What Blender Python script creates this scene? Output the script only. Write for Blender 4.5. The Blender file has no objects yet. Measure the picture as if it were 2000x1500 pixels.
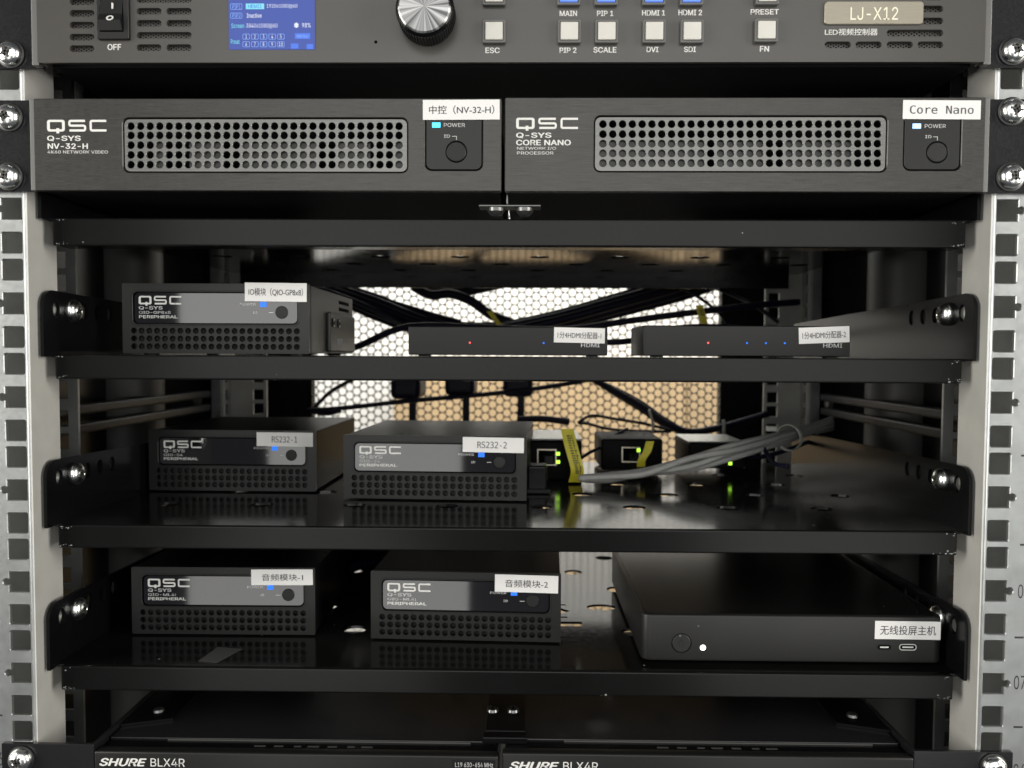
import bpy, bmesh, math, random
import numpy as np
from mathutils import Vector, Matrix, geometry
random.seed(7)
S = 0.001                      # everything below is written in millimetres
sc = bpy.context.scene
col = sc.collection

# ------------------------------------------------------------------ camera
CX, CD, CZ, YAW, PITCH, ROLL, FPX, SHY = 9.95, 385.2, -45.66, -0.0159, 0.0428, 0.0047, 1600.0, 12.46
_cy, _sy, _cp, _sp = math.cos(YAW), math.sin(YAW), math.cos(PITCH), math.sin(PITCH)
FW = Vector((_sy*_cp, _cy*_cp, -_sp)); _r = Vector((_cy, -_sy, 0)); _u = _r.cross(FW)
RT = _r*math.cos(ROLL) + _u*math.sin(ROLL); UP = _u*math.cos(ROLL) - _r*math.sin(ROLL)
cam = bpy.data.cameras.new('camera'); camo = bpy.data.objects.new('camera', cam); col.objects.link(camo)
m = Matrix((RT, UP, -FW)).transposed().to_4x4(); m.translation = Vector((CX, -CD, CZ))*S
camo.matrix_world = m
cam.sensor_width = 36; cam.lens = FPX/2000*36; cam.shift_y = SHY/2000
cam.clip_start = 0.02; cam.clip_end = 50
cam.dof.use_dof = True; cam.dof.focus_distance = 0.40; cam.dof.aperture_fstop = 11
sc.camera = camo
def P(px, py, Y=0.0):
    """photo pixel (2000x1500) -> measured millimetre point on the plane at depth Y"""
    d = FW + RT*((px-1000)/FPX) - UP*((py-750-SHY)/FPX)
    t = (Y+CD)/d.y
    return Vector((CX, -CD, CZ)) + d*t
def PX(px, Y, py=750): return P(px, py, Y).x
def PZ(py, Y, px=1000): return P(px, py, Y).z
def at_x(px, py, X):
    d = FW + RT*((px-1000)/FPX) - UP*((py-750-SHY)/FPX)
    t = (X-CX)/d.x
    return Vector((CX, -CD, CZ)) + d*t

# ------------------------------------------------------------------ world, lamps, exposure
w = bpy.data.worlds.new('World'); sc.world = w; w.use_nodes = True
w.node_tree.nodes['Background'].inputs[0].default_value = (0.9, 0.95, 1, 1)
w.node_tree.nodes['Background'].inputs[1].default_value = 0.06
sc.view_settings.view_transform = 'Standard'; sc.view_settings.look = 'None'
sc.view_settings.exposure = 0; sc.view_settings.gamma = 1
sc.cycles.max_bounces = 8; sc.cycles.diffuse_bounces = 4; sc.cycles.glossy_bounces = 5
sc.cycles.caustics_reflective = False; sc.cycles.caustics_refractive = False
def lamp(name, loc, target, sx, sy, power, color=(1, 1, 1)):
    l = bpy.data.lights.new(name, 'AREA'); l.shape = 'RECTANGLE'; l.size = sx*S; l.size_y = sy*S
    l.energy = power; l.color = color
    o = bpy.data.objects.new(name, l); col.objects.link(o)
    o.location = Vector(loc)*S
    o.rotation_euler = (Vector(target)-Vector(loc)).to_track_quat('-Z', 'Y').to_euler()
    return o
RAD = 2.35       # radiance of the room light panels
def panel(name, xa, xb, za, zb, y, k=1.0, c=(1.0, 0.99, 0.96)):
    A = (xb-xa)*(zb-za)*1e-6
    lamp(name, ((xa+xb)/2, y, (za+zb)/2), ((xa+xb)/2, 0, (za+zb)/2), xb-xa, zb-za, RAD*k*A*math.pi, c)
panel('front_room_light', -830, 900, -180, 1000, -1500)
panel('front_low_light', -680, -300, -480, -190, -1500, 0.85)
panel('front_low_light', -790, -230, -900, -490, -1500, 0.8)
panel('front_low_light', 420, 1000, -900, -200, -1500, 0.9)
lamp('side_fill_lamp', (-1150, -560, 100), (0, -40, -60), 500, 900, 15, (1, 0.96, 0.88))  # added pair of unseen fill lamps, brightening the post webs
lamp('side_fill_lamp', (1150, -560, 100), (0, -40, -60), 500, 900, 15, (1, 0.96, 0.88))
lamp('rear_room_light', (0, 760, 700), (0, 1300, -150), 1500, 300, 22, (1.0, 0.98, 0.94))

# ------------------------------------------------------------------ materials
def mat(name, base, rough=0.5, metal=0.0, spec=0.5, bump=0.0, bscale=800, stretch=(1, 1, 1), var=0.0, vscale=60,
        rvar=0.0, emit=None, estr=0.0, coat=0.0, alpha=1.0, trans=0.0, spots=0.0):
    M = bpy.data.materials.new(name); M.use_nodes = True
    n = M.node_tree.nodes; L = M.node_tree.links; b = n['Principled BSDF']
    b.inputs['Base Color'].default_value = (*base, 1); b.inputs['Roughness'].default_value = rough
    b.inputs['Metallic'].default_value = metal; b.inputs['Specular IOR Level'].default_value = spec
    b.inputs['Coat Weight'].default_value = coat; b.inputs['Coat Roughness'].default_value = 0.05
    b.inputs['Alpha'].default_value = alpha; b.inputs['Transmission Weight'].default_value = trans
    if emit: b.inputs['Emission Color'].default_value = (*emit, 1); b.inputs['Emission Strength'].default_value = estr
    tc = n.new('ShaderNodeTexCoord'); mp = n.new('ShaderNodeMapping'); mp.inputs['Scale'].default_value = stretch
    ge = n.new('ShaderNodeNewGeometry'); L.new(ge.outputs['Position'], mp.inputs[0])
    if bump or rvar:
        t = n.new('ShaderNodeTexNoise'); t.inputs['Scale'].default_value = bscale; t.inputs['Detail'].default_value = 4
        L.new(mp.outputs[0], t.inputs['Vector'])
        if bump:
            bp = n.new('ShaderNodeBump'); bp.inputs['Strength'].default_value = bump; bp.inputs['Distance'].default_value = 0.00005
            L.new(t.outputs[0], bp.inputs['Height']); L.new(bp.outputs[0], b.inputs['Normal'])
        if rvar:
            r = n.new('ShaderNodeMapRange'); r.inputs[1].default_value = 0.3; r.inputs[2].default_value = 0.7
            r.inputs[3].default_value = max(0.02, rough-rvar); r.inputs[4].default_value = min(1, rough+rvar)
            L.new(t.outputs[0], r.inputs[0]); L.new(r.outputs[0], b.inputs['Roughness'])
    if var or spots:
        t2 = n.new('ShaderNodeTexNoise'); t2.inputs['Scale'].default_value = vscale; t2.inputs['Detail'].default_value = 8
        L.new(mp.outputs[0], t2.inputs['Vector'])
        cr = n.new('ShaderNodeValToRGB'); e = cr.color_ramp.elements
        e[0].position = 0.3; e[1].position = 0.72
        e[0].color = (*[c*(1-var) for c in base], 1); e[1].color = (*[min(1, c*(1+var)) for c in base], 1)
        L.new(t2.outputs[0], cr.inputs[0]); out = cr.outputs[0]
        if spots:     # dust specks
            v = n.new('ShaderNodeTexVoronoi'); v.inputs['Scale'].default_value = 95
            t3 = n.new('ShaderNodeTexNoise'); t3.inputs['Scale'].default_value = 30
            L.new(ge.outputs['Position'], v.inputs['Vector']); L.new(ge.outputs['Position'], t3.inputs['Vector'])
            m1 = n.new('ShaderNodeMath'); m1.operation = 'LESS_THAN'; m1.inputs[1].default_value = 0.055
            m2 = n.new('ShaderNodeMath'); m2.operation = 'GREATER_THAN'; m2.inputs[1].default_value = 0.56
            m3 = n.new('ShaderNodeMath'); m3.operation = 'MULTIPLY'
            L.new(v.outputs['Distance'], m1.inputs[0]); L.new(t3.outputs[0], m2.inputs[0])
            L.new(m1.outputs[0], m3.inputs[0]); L.new(m2.outputs[0], m3.inputs[1])
            m4 = n.new('ShaderNodeMath'); m4.operation = 'MULTIPLY'; m4.inputs[1].default_value = spots
            L.new(m3.outputs[0], m4.inputs[0])
            mx = n.new('ShaderNodeMix'); mx.data_type = 'RGBA'; mx.inputs[7].default_value = (0.3, 0.3, 0.28, 1)
            L.new(m4.outputs[0], mx.inputs[0]); L.new(out, mx.inputs[6]); out = mx.outputs[2]
        L.new(out, b.inputs['Base Color'])
    return M
ZINC_LIT = mat('zinc_lit_copy', (0.53, 0.525, 0.495), 0.5, 0.15, bump=0.15, bscale=500, var=0.08, vscale=70)  # lighter copy of the post zinc, painting webs and rear posts as better lit
ZINC = mat('zinc_plated_steel', (0.37, 0.385, 0.385), 0.34, 0.75, bump=0.08, bscale=400, var=0.14, vscale=70, rvar=0.04)
ZINCD = mat('dull_zinc', (0.30, 0.31, 0.30), 0.55, 0.3, bump=0.2, bscale=500, var=0.15, vscale=60, rvar=0.08)
POWDER = mat('black_powder_coat', (0.005, 0.005, 0.005), 0.20, 0, 0.20, bump=0.3, bscale=1600, var=0.15, vscale=30, rvar=0.07, spots=0.9)
TRAY = mat('black_enamel_tray', (0.006, 0.006, 0.006), 0.12, 0, 0.32, bump=0.02, bscale=300, var=0.3, vscale=25, rvar=0.03, spots=0.8)
GLOSSB = mat('glossy_black_steel', (0.004, 0.004, 0.0045), 0.22, 0, 0.17)
COLUMN = mat('satin_column_paint', (0.035, 0.035, 0.034), 0.5)
DARK = mat('dark_interior_steel', (0.006, 0.006, 0.007), 0.6, 0, 0.15)
EAR = mat('black_ear_steel', (0.013, 0.013, 0.014), 0.2, 0, 0.5, bump=0.1, bscale=1500, rvar=0.04)
PANEL = mat('grey_satin_paint', (0.055, 0.0525, 0.048), 0.29, 0, 0.5, bump=0.12, bscale=2500, var=0.05, vscale=40)
BRUSH = mat('brushed_anodised_aluminium', (0.050, 0.049, 0.046), 0.32, 0.65, 0.5, bump=0.35, bscale=220, stretch=(1, 20, 55), var=0.28, vscale=70, rvar=0.12)
BRUSHD = mat('dark_anodised_edge', (0.16, 0.16, 0.155), 0.35, 0.7)
BEZEL = mat('dark_grey_bezel_paint', (0.009, 0.009, 0.009), 0.36, 0, 0.35, bump=0.1, bscale=2500)
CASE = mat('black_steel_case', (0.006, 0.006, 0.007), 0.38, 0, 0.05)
GLASS = mat('black_gloss_window', (0.010, 0.010, 0.012), 0.04, 0, 0.9, coat=0.5, bump=0.02, bscale=20)
GRILLE = mat('bright_grille_aluminium', (0.16, 0.16, 0.155), 0.34, 0.7, bump=0.2, bscale=220, stretch=(1, 20, 55), var=0.12, vscale=40)
INNER = mat('inner_metal_block', (0.05, 0.05, 0.048), 0.5, 0.5, var=0.3, vscale=200)
SIDE = mat('lit_satin_case', (0.034, 0.034, 0.032), 0.42)  # lighter copy of the case black; light on the side face put into colour
PLASTIC = mat('matt_black_plastic', (0.009, 0.009, 0.0095), 0.45, 0, 0.32, bump=0.08, bscale=2500)
HOST = mat('charcoal_soft_plastic', (0.013, 0.013, 0.0125), 0.42, 0, 0.38, bump=0.15, bscale=1800, var=0.2, vscale=25, rvar=0.06, spots=0.25)
HOSTT = mat('black_gloss_lid', (0.006, 0.006, 0.006), 0.25, 0, 0.08, var=0.2, vscale=40, spots=0.35)
CHROME = mat('bright_nickel', (0.88, 0.89, 0.88), 0.24, 1.0, bump=0.06, bscale=300, rvar=0.06)
SCREWD = mat('dark_nickel_screw', (0.16, 0.16, 0.16), 0.3, 0.9)
WASHER = mat('black_washer', (0.01, 0.01, 0.01), 0.35)
WHITE = mat('white_print', (0.66, 0.66, 0.64), 0.6)
GPRINT = mat('grey_print', (0.52, 0.52, 0.52), 0.6)
PAPER = mat('label_paper', (0.70, 0.70, 0.69), 0.55, bump=0.1, bscale=300, var=0.02)
INK = mat('label_ink', (0.07, 0.07, 0.08), 0.7)
BLACKINK = mat('black_ink', (0.02, 0.02, 0.02), 0.6)
VOID = mat('hole_black', (0.002, 0.002, 0.002), 0.9, 0, 0.1)
CABLE = mat('black_cable_rubber', (0.006, 0.006, 0.02), 0.5, 0, 0.25)
GCABLE = mat('grey_cable_jacket', (0.36, 0.36, 0.35), 0.5, bump=0.1, bscale=400, var=0.1)
YELLOW = mat('yellow_tag_vinyl', (0.72, 0.64, 0.04), 0.45, var=0.1, vscale=100)
TIE = mat('clear_nylon_tie', (0.6, 0.6, 0.56), 0.3, trans=0.3)
DOORP = mat('door_paint_with_bloom', (0.50, 0.46, 0.38), 0.55)  # pale beige base paints in the bloom spreading over the webs
BUTTON = mat('milky_button_plastic', (0.55, 0.54, 0.50), 0.4, var=0.04, vscale=150)
BFRAME = mat('button_frame', (0.10, 0.10, 0.095), 0.4)
BLUEB = mat('lit_blue_button', (0.1, 0.2, 0.6), 0.4, emit=(0.10, 0.22, 0.75), estr=0.55)
PLATE = mat('champagne_name_plate', (0.30, 0.275, 0.22), 0.35, 0.5, bump=0.2, bscale=300, stretch=(1, 20, 30), var=0.08, vscale=100)
PLTXT = mat('pale_gold_letters', (0.82, 0.78, 0.62), 0.5)
SCREEN = mat('lcd_screen', (0.01, 0.015, 0.03), 0.3, 0, 0.2, emit=(0.065, 0.10, 0.40), estr=1.0)
SCR1 = mat('screen_white', (0.1, 0.1, 0.1), 0.3, emit=(0.75, 0.8, 0.95), estr=0.9)
SCR2 = mat('screen_cyan', (0.1, 0.1, 0.1), 0.3, emit=(0.10, 0.70, 0.85), estr=0.9)
SCR3 = mat('screen_button_blue', (0.02, 0.05, 0.2), 0.3, emit=(0.03, 0.12, 0.60), estr=1.0)
SCR4 = mat('screen_line_blue', (0.1, 0.1, 0.1), 0.3, emit=(0.12, 0.32, 0.85), estr=1.0)
LEDC = mat('led_cyan', (0.1, 0.5, 0.8), 0.3, emit=(0.02, 0.62, 1.0), estr=1.6)
LEDB = mat('led_blue', (0.01, 0.05, 0.3), 0.5, emit=(0.01, 0.19, 0.95), estr=1.05)
LEDW = mat('led_white_blue', (0.5, 0.6, 0.9), 0.3, emit=(0.12, 0.36, 1.0), estr=1.6)
LEDWW = mat('led_white', (0.8, 0.8, 0.8), 0.3, emit=(1, 1, 1), estr=3)
LEDR = mat('led_red', (0.5, 0.1, 0.1), 0.3, emit=(1.0, 0.06, 0.05), estr=1.6)
LEDG = mat('led_green', (0.2, 0.5, 0.05), 0.3, emit=(0.45, 0.95, 0.05), estr=2.2)
SILVER = mat('silver_aluminium', (0.5, 0.5, 0.48), 0.35, 0.9, bump=0.1)
GOLD = mat('port_metal', (0.55, 0.5, 0.4), 0.35, 0.8)
TAPE = mat('clear_tape', (0.045, 0.045, 0.045), 0.35)
WALL = mat('white_wall_paint', (0.80, 0.80, 0.77), 0.8, var=0.02, vscale=3)
WOOD = mat('pale_wood_veneer', (0.54, 0.39, 0.22), 0.6, var=0.12, vscale=4, stretch=(8, 1, 1))

# ------------------------------------------------------------------ building helpers
def tag(o, label=None, cat=None, group=None, kind=None):
    if label: o['label'] = label
    if cat: o['category'] = cat
    if group: o['group'] = group
    if kind: o['kind'] = kind
    return o
def thing(name, label, cat, loc=(0, 0, 0), rotz=0, group=None):
    o = bpy.data.objects.new(name, None); col.objects.link(o); o.empty_display_size = 0.02
    o.location = Vector(loc)*S; o.rotation_euler = (0, 0, rotz)
    return tag(o, label, cat, group)
def root_loc(p):
    while p.parent: p = p.parent
    return p.location.copy()
def put(name, me, material, parent=None, world=True, smooth=False, label=None):
    """link a mesh given in millimetres; world=True means its coordinates are world ones"""
    o = bpy.data.objects.new(name, me); col.objects.link(o)
    me.transform(Matrix.Scale(S, 4))
    if parent:
        o.parent = parent
        if world: me.transform(Matrix.Translation(-root_loc(parent)))
    me.materials.clear(); me.materials.append(material)
    if smooth:
        for p in me.polygons: p.use_smooth = True
    if label: o['label'] = label
    return o
def bm_mesh(bm, name='m'):
    bmesh.ops.recalc_face_normals(bm, faces=bm.faces)
    me = bpy.data.meshes.new(name); bm.to_mesh(me); bm.free(); return me
def boxes(lst, bev=0.0, seg=2):
    bm = bmesh.new()
    for (x0, x1, y0, y1, z0, z1) in lst:
        r = bmesh.ops.create_cube(bm, size=1)
        for v in r['verts']:
            v.co = Vector((x0+(v.co.x+.5)*(x1-x0), y0+(v.co.y+.5)*(y1-y0), z0+(v.co.z+.5)*(z1-z0)))
    if bev: bmesh.ops.bevel(bm, geom=list(bm.edges), offset=bev, segments=seg, affect='EDGES', profile=0.5, clamp_overlap=True)
    return bm_mesh(bm)
def box(x0, x1, y0, y1, z0, z1, bev=0.0, seg=2): return boxes([(x0, x1, y0, y1, z0, z1)], bev, seg)
def smooth_by_angle(o, a=40):
    me = o.data
    for p in me.polygons: p.use_smooth = True
    try: me.set_sharp_from_angle(angle=math.radians(a))
    except Exception: pass
    return o
def rrect(x0, x1, z0, z1, r=0.0, seg=5):
    if r <= 0: return [(x0, z0), (x1, z0), (x1, z1), (x0, z1)]
    out = []
    for cx, cz, a0 in ((x1-r, z0+r, -90), (x1-r, z1-r, 0), (x0+r, z1-r, 90), (x0+r, z0+r, 180)):
        for k in range(seg+1):
            a = math.radians(a0+90*k/seg); out.append((cx+r*math.cos(a), cz+r*math.sin(a)))
    return out
def circ(cx, cz, r, n=16, sx=1.0): return [(cx+r*sx*math.cos(2*math.pi*k/n), cz+r*math.sin(2*math.pi*k/n)) for k in range(n)]
def plate(outer, holes, y0, t, bev=0.0, axis='Y'):
    """a flat sheet in the X-Z plane with real holes; front face at y0, thickness t, optional chamfer on the front edges"""
    def area(L): return sum(L[i-1][0]*L[i][1]-L[i][0]*L[i-1][1] for i in range(len(L)))/2
    loops = []
    for i, L in enumerate([outer]+list(holes)):
        c = []
        for p in L:
            if not c or (abs(p[0]-c[-1][0])+abs(p[1]-c[-1][1])) > 2e-3: c.append((p[0], p[1]))
        if abs(c[0][0]-c[-1][0])+abs(c[0][1]-c[-1][1]) < 2e-3: c.pop()
        if (area(c) > 0) != (i == 0): c.reverse()          # material always on the left
        loops.append(c)
    inner = []
    for L in loops:
        if not bev: inner.append(L); continue
        o = []
        for i, p in enumerate(L):
            a, b, c = Vector(L[i-1]), Vector(p), Vector(L[(i+1) % len(L)])
            n1 = (b-a).normalized(); n2 = (c-b).normalized(); n1 = Vector((-n1.y, n1.x)); n2 = Vector((-n2.y, n2.x))
            nn = (n1+n2).normalized(); o.append(tuple(b+nn*(bev/max(0.5, nn.dot(n1)))))
        inner.append(o)
    pts, idx = [], []
    for L in inner:
        idx.append(list(range(len(pts), len(pts)+len(L)))); pts += [Vector(p) for p in L]
    edges = [(I[k], I[(k+1) % len(I)]) for I in idx for k in range(len(I))]
    V2, E2, F2, ov, oe, of_ = geometry.delaunay_2d_cdt(pts, edges, [], 1, 1e-5)
    X1 = np.array([pts[e[0]][:] for e in edges]); X2 = np.array([pts[e[1]][:] for e in edges])
    bm = bmesh.new()
    fr = [bm.verts.new((v[0], 0, v[1])) for v in V2]
    back_of = {}
    keep = []
    for f in F2:
        cx = sum(V2[i][0] for i in f)/len(f); cz = sum(V2[i][1] for i in f)/len(f)
        m_ = (X1[:, 1] > cz) != (X2[:, 1] > cz)
        A_, B_ = X1[m_], X2[m_]
        if np.sum(A_[:, 0]+(cz-A_[:, 1])*(B_[:, 0]-A_[:, 0])/(B_[:, 1]-A_[:, 1]) > cx) % 2: keep.append(f)
    bk = [bm.verts.new((v[0], t, v[1])) for v in V2]
    for f in keep:
        bm.faces.new([fr[i] for i in f]); bm.faces.new([bk[i] for i in f[::-1]])
    def key(p): return (round(p[0], 4), round(p[1], 4))
    look = {key(v): i for i, v in enumerate(V2)}
    for L, I in zip(loops, inner):
        n = len(L)
        ii = [look.get(key(p)) for p in I]
        if any(k is None for k in ii): 
            ii = [min(range(len(V2)), key=lambda q: (V2[q][0]-p[0])**2+(V2[q][1]-p[1])**2) for p in I]
        if bev:
            ol = [bm.verts.new((p[0], bev, p[1])) for p in L]; ob = [bm.verts.new((p[0], t, p[1])) for p in L]
        for k in range(n):
            k2 = (k+1) % n
            try:
                if bev:
                    bm.faces.new((fr[ii[k2]], fr[ii[k]], ol[k], ol[k2])); bm.faces.new((ol[k2], ol[k], ob[k], ob[k2]))
                    bm.faces.new((ob[k2], ob[k], bk[ii[k]], bk[ii[k2]]))
                else: bm.faces.new((fr[ii[k2]], fr[ii[k]], bk[ii[k]], bk[ii[k2]]))
            except ValueError: pass
    loose = [v for v in bm.verts if not v.link_faces]
    bmesh.ops.delete(bm, geom=loose, context='VERTS')
    me = bm_mesh(bm)
    if axis == 'Y':   M4 = Matrix.Translation((0, y0, 0))
    elif axis == 'X': M4 = Matrix(((0, 1, 0, y0), (1, 0, 0, 0), (0, 0, 1, 0), (0, 0, 0, 1)))       # outline given as (y, z)
    else:             M4 = Matrix(((1, 0, 0, 0), (0, 0, 1, 0), (0, 1, 0, y0), (0, 0, 0, 1)))       # outline given as (x, y)
    me.transform(M4)
    bm = bmesh.new(); bm.from_mesh(me); return bm_mesh(bm)
def _font(n):     # typefaces that ship with Blender itself; its built-in one otherwise
    try: return bpy.data.fonts.load(bpy.utils.system_resource('DATAFILES', path='fonts')+'/'+n)
    except Exception: return None
SANS, MONO = _font('Inter.woff2'), _font('DejaVuSansMono.woff2')
def text_mesh(s, x0, x1, z0, z1, y, bold=0.0, keep=False, slant=0.0, font=None):
    """flat print fitted into the rectangle x0..x1, z0..z1 just in front of depth y"""
    cu = bpy.data.curves.new('t', 'FONT'); cu.body = s; cu.size = 1; cu.resolution_u = 3; cu.shear = slant
    if (font or SANS) and all(ord(c_) < 0x2000 for c_ in s): cu.font = font or SANS
    ob = bpy.data.objects.new('t', cu); me = bpy.data.meshes.new_from_object(ob)
    bpy.data.objects.remove(ob); bpy.data.curves.remove(cu)
    if bold > 0:      # heavier strokes: the outline struck again, shifted a little
        cp = []
        for dx, dy in ((0, 0), (bold, 0), (-bold, 0), (0, bold*.6), (0, -bold*.6)):
            m_ = me.copy(); m_.transform(Matrix.Translation((dx, dy, dx*0.01+dy*0.02))); cp.append(m_)
        me = join_meshes(cp)
    xs = [v.co.x for v in me.vertices]; ys = [v.co.y for v in me.vertices]
    ax, bx, ay, by = min(xs), max(xs), min(ys), max(ys)
    sx = (x1-x0)/(bx-ax); sz = (z1-z0)/(by-ay)
    if keep: sx = sz = min(sx, sz)
    ox = (x0+x1)/2-(ax+bx)/2*sx; oz = (z0+z1)/2-(ay+by)/2*sz
    me.transform(Matrix(((sx, 0, 0, ox), (0, 0, -1, y), (0, sz, 0, oz), (0, 0, 0, 1))))
    return me
def lathe(profile, n=24, axis='Y', c=(0, 0, 0)):
    """profile = [(radius, along)]"""
    bm = bmesh.new(); rings = []
    for r, h in profile:
        if r < 1e-6:
            v = bm.verts.new((0, h, 0)); rings.append([v]); continue
        rings.append([bm.verts.new((r*math.cos(2*math.pi*k/n), h, r*math.sin(2*math.pi*k/n))) for k in range(n)])
    for A, B in zip(rings, rings[1:]):
        for k in range(n):
            k2 = (k+1) % n
            if len(A) == 1: bm.faces.new((A[0], B[k], B[k2]))
            elif len(B) == 1: bm.faces.new((A[k], A[k2], B[0]))
            else: bm.faces.new((A[k], A[k2], B[k2], B[k]))
    if axis == 'X': bmesh.ops.rotate(bm, verts=bm.verts, matrix=Matrix.Rotation(math.radians(-90), 3, 'Z'))
    if axis == 'Z': bmesh.ops.rotate(bm, verts=bm.verts, matrix=Matrix.Rotation(math.radians(90), 3, 'X'))
    bmesh.ops.translate(bm, verts=bm.verts, vec=c)
    return bm_mesh(bm)
def spline(pts, n=8):
    pts = [Vector(p) for p in pts]; out = []
    q = [2*pts[0]-pts[1]]+pts+[2*pts[-1]-pts[-2]]
    for i in range(1, len(q)-2):
        for k in range(n):
            t = k/n; a, b, c, d = q[i-1:i+3]
            out.append(0.5*((2*b)+(-a+c)*t+(2*a-5*b+4*c-d)*t*t+(-a+3*b-3*c+d)*t**3))
    return out+[pts[-1]]
def tube(pts, r, n=10, seg=8, flat=1.0):
    c = spline(pts, seg); bm = bmesh.new(); rings = []
    for i, p in enumerate(c):
        d = (c[min(i+1, len(c)-1)]-c[max(i-1, 0)]).normalized()
        a = d.cross(Vector((0, 1, 0.01))).normalized(); b = d.cross(a)
        rings.append([bm.verts.new(p+a*r*math.cos(2*math.pi*k/n)+b*r*flat*math.sin(2*math.pi*k/n)) for k in range(n)])
    for A, B in zip(rings, rings[1:]):
        for k in range(n): bm.faces.new((A[k], A[(k+1) % n], B[(k+1) % n], B[k]))
    bm.faces.new(rings[0]); bm.faces.new(rings[-1])
    return bm_mesh(bm)
def hexmesh(x0, x1, z0, z1, y, t, p, d, n=12, inside=None):
    """perforated sheet: round holes of diameter d on a hexagonal grid of pitch p (columns of holes)"""
    bm = bmesh.new(); cw = p*math.sqrt(3)/2; R = p/math.sqrt(3); c = 0; x = x0+cw/2
    cache = {}
    def V(a, b, yy):
        k = (round(a*200), round(b*200), yy)
        if k not in cache: cache[k] = bm.verts.new((a, yy, b))
        return cache[k]
    while x < x1:
        z = z0+(p/2 if c % 2 else 0)
        while z < z1:
            if inside is None or inside(x, z):
                ci, ho = [], []
                for k in range(n):
                    a = 2*math.pi*k/n
                    ci.append((x+d/2*math.cos(a), z+d/2*math.sin(a)))
                    f = a % (math.pi/3); rr = R*math.cos(math.pi/6)/math.cos(f-math.pi/6)
                    ho.append((x+rr*math.cos(a), z+rr*math.sin(a)))
                for k in range(n):
                    k2 = (k+1) % n
                    try:
                        bm.faces.new((V(*ho[k], y), V(*ho[k2], y), V(*ci[k2], y), V(*ci[k], y)))
                        bm.faces.new((V(*ci[k], y), V(*ci[k2], y), V(*ci[k2], y+t), V(*ci[k], y+t)))
                        if t > 0.8: bm.faces.new((V(*ho[k2], y+t), V(*ho[k], y+t), V(*ci[k], y+t), V(*ci[k2], y+t)))
                    except ValueError: pass
            z += p
        x += cw; c += 1
    return bm_mesh(bm)
def ribbon(pts, w):
    """closed outline of a flat stroke of width w along a polyline, mitred"""
    L_, R_ = [], []
    P2 = [Vector(p) for p in pts]
    for i, p in enumerate(P2):
        d1 = (P2[i]-P2[i-1]).normalized() if i else (P2[1]-P2[0]).normalized()
        d2 = (P2[i+1]-P2[i]).normalized() if i < len(P2)-1 else d1
        n1 = Vector((-d1.y, d1.x)); n2 = Vector((-d2.y, d2.x)); nn = (n1+n2).normalized()
        k = w/2/max(0.4, nn.dot(n1))
        L_.append(tuple(p+nn*k)); R_.append(tuple(p-nn*k))
    return L_+R_[::-1]
def rounded(pts, r=0.12):
    out = [pts[0]]
    for i in range(1, len(pts)-1):
        a, b, c = Vector(pts[i-1]), Vector(pts[i]), Vector(pts[i+1])
        out += [tuple(b+(a-b).normalized()*r), tuple(b+((a-b).normalized()+(c-b).normalized())*r*0.3), tuple(b+(c-b).normalized()*r)]
    return out+[pts[-1]]
def join_meshes(ms):
    bm = bmesh.new()
    for m_ in ms: bm.from_mesh(m_)
    return bm_mesh(bm)
def logo_mesh(x0, x1, z0, z1, y):
    """wide three letter maker's mark drawn as strokes"""
    Wd = x1-x0; H = z1-z0; lw = Wd*0.295; gap = (Wd-3*lw)/2; t = H*0.19
    def tr(px, pz, k): return (x0+k*(lw+gap)+t/2+px*(lw-t), z0+t/2+pz*(H-t))
    ms = []
    a, b = tr(0, 0, 0), tr(1, 1, 0)
    ms.append(plate(rrect(a[0]-t/2, b[0]+t/2, a[1]-t/2, b[1]+t/2, H*0.22), [rrect(a[0]+t*.8, b[0]-t*.8, a[1]+t/2, b[1]-t/2, H*.07)[::-1]], y, 0.06))
    q = tr(0.52, 0, 0)
    ms.append(plate([(q[0], q[1]-t*1.3), (q[0]+t*1.3, q[1]-t*1.3), (q[0]+t*1.3, q[1]+t), (q[0], q[1]+t)], [], y-0.02, 0.06))
    for k, pts in ((1, [(1, 1), (0, 1), (0, .5), (1, .5), (1, 0), (0, 0)]), (2, [(1, 1), (0, 1), (0, 0), (1, 0)])):
        pts = rounded([tr(p[0], p[1], k) for p in pts], H*0.12)
        ms.append(plate(ribbon(pts, t), [], y, 0.06))
    return join_meshes(ms)
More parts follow.
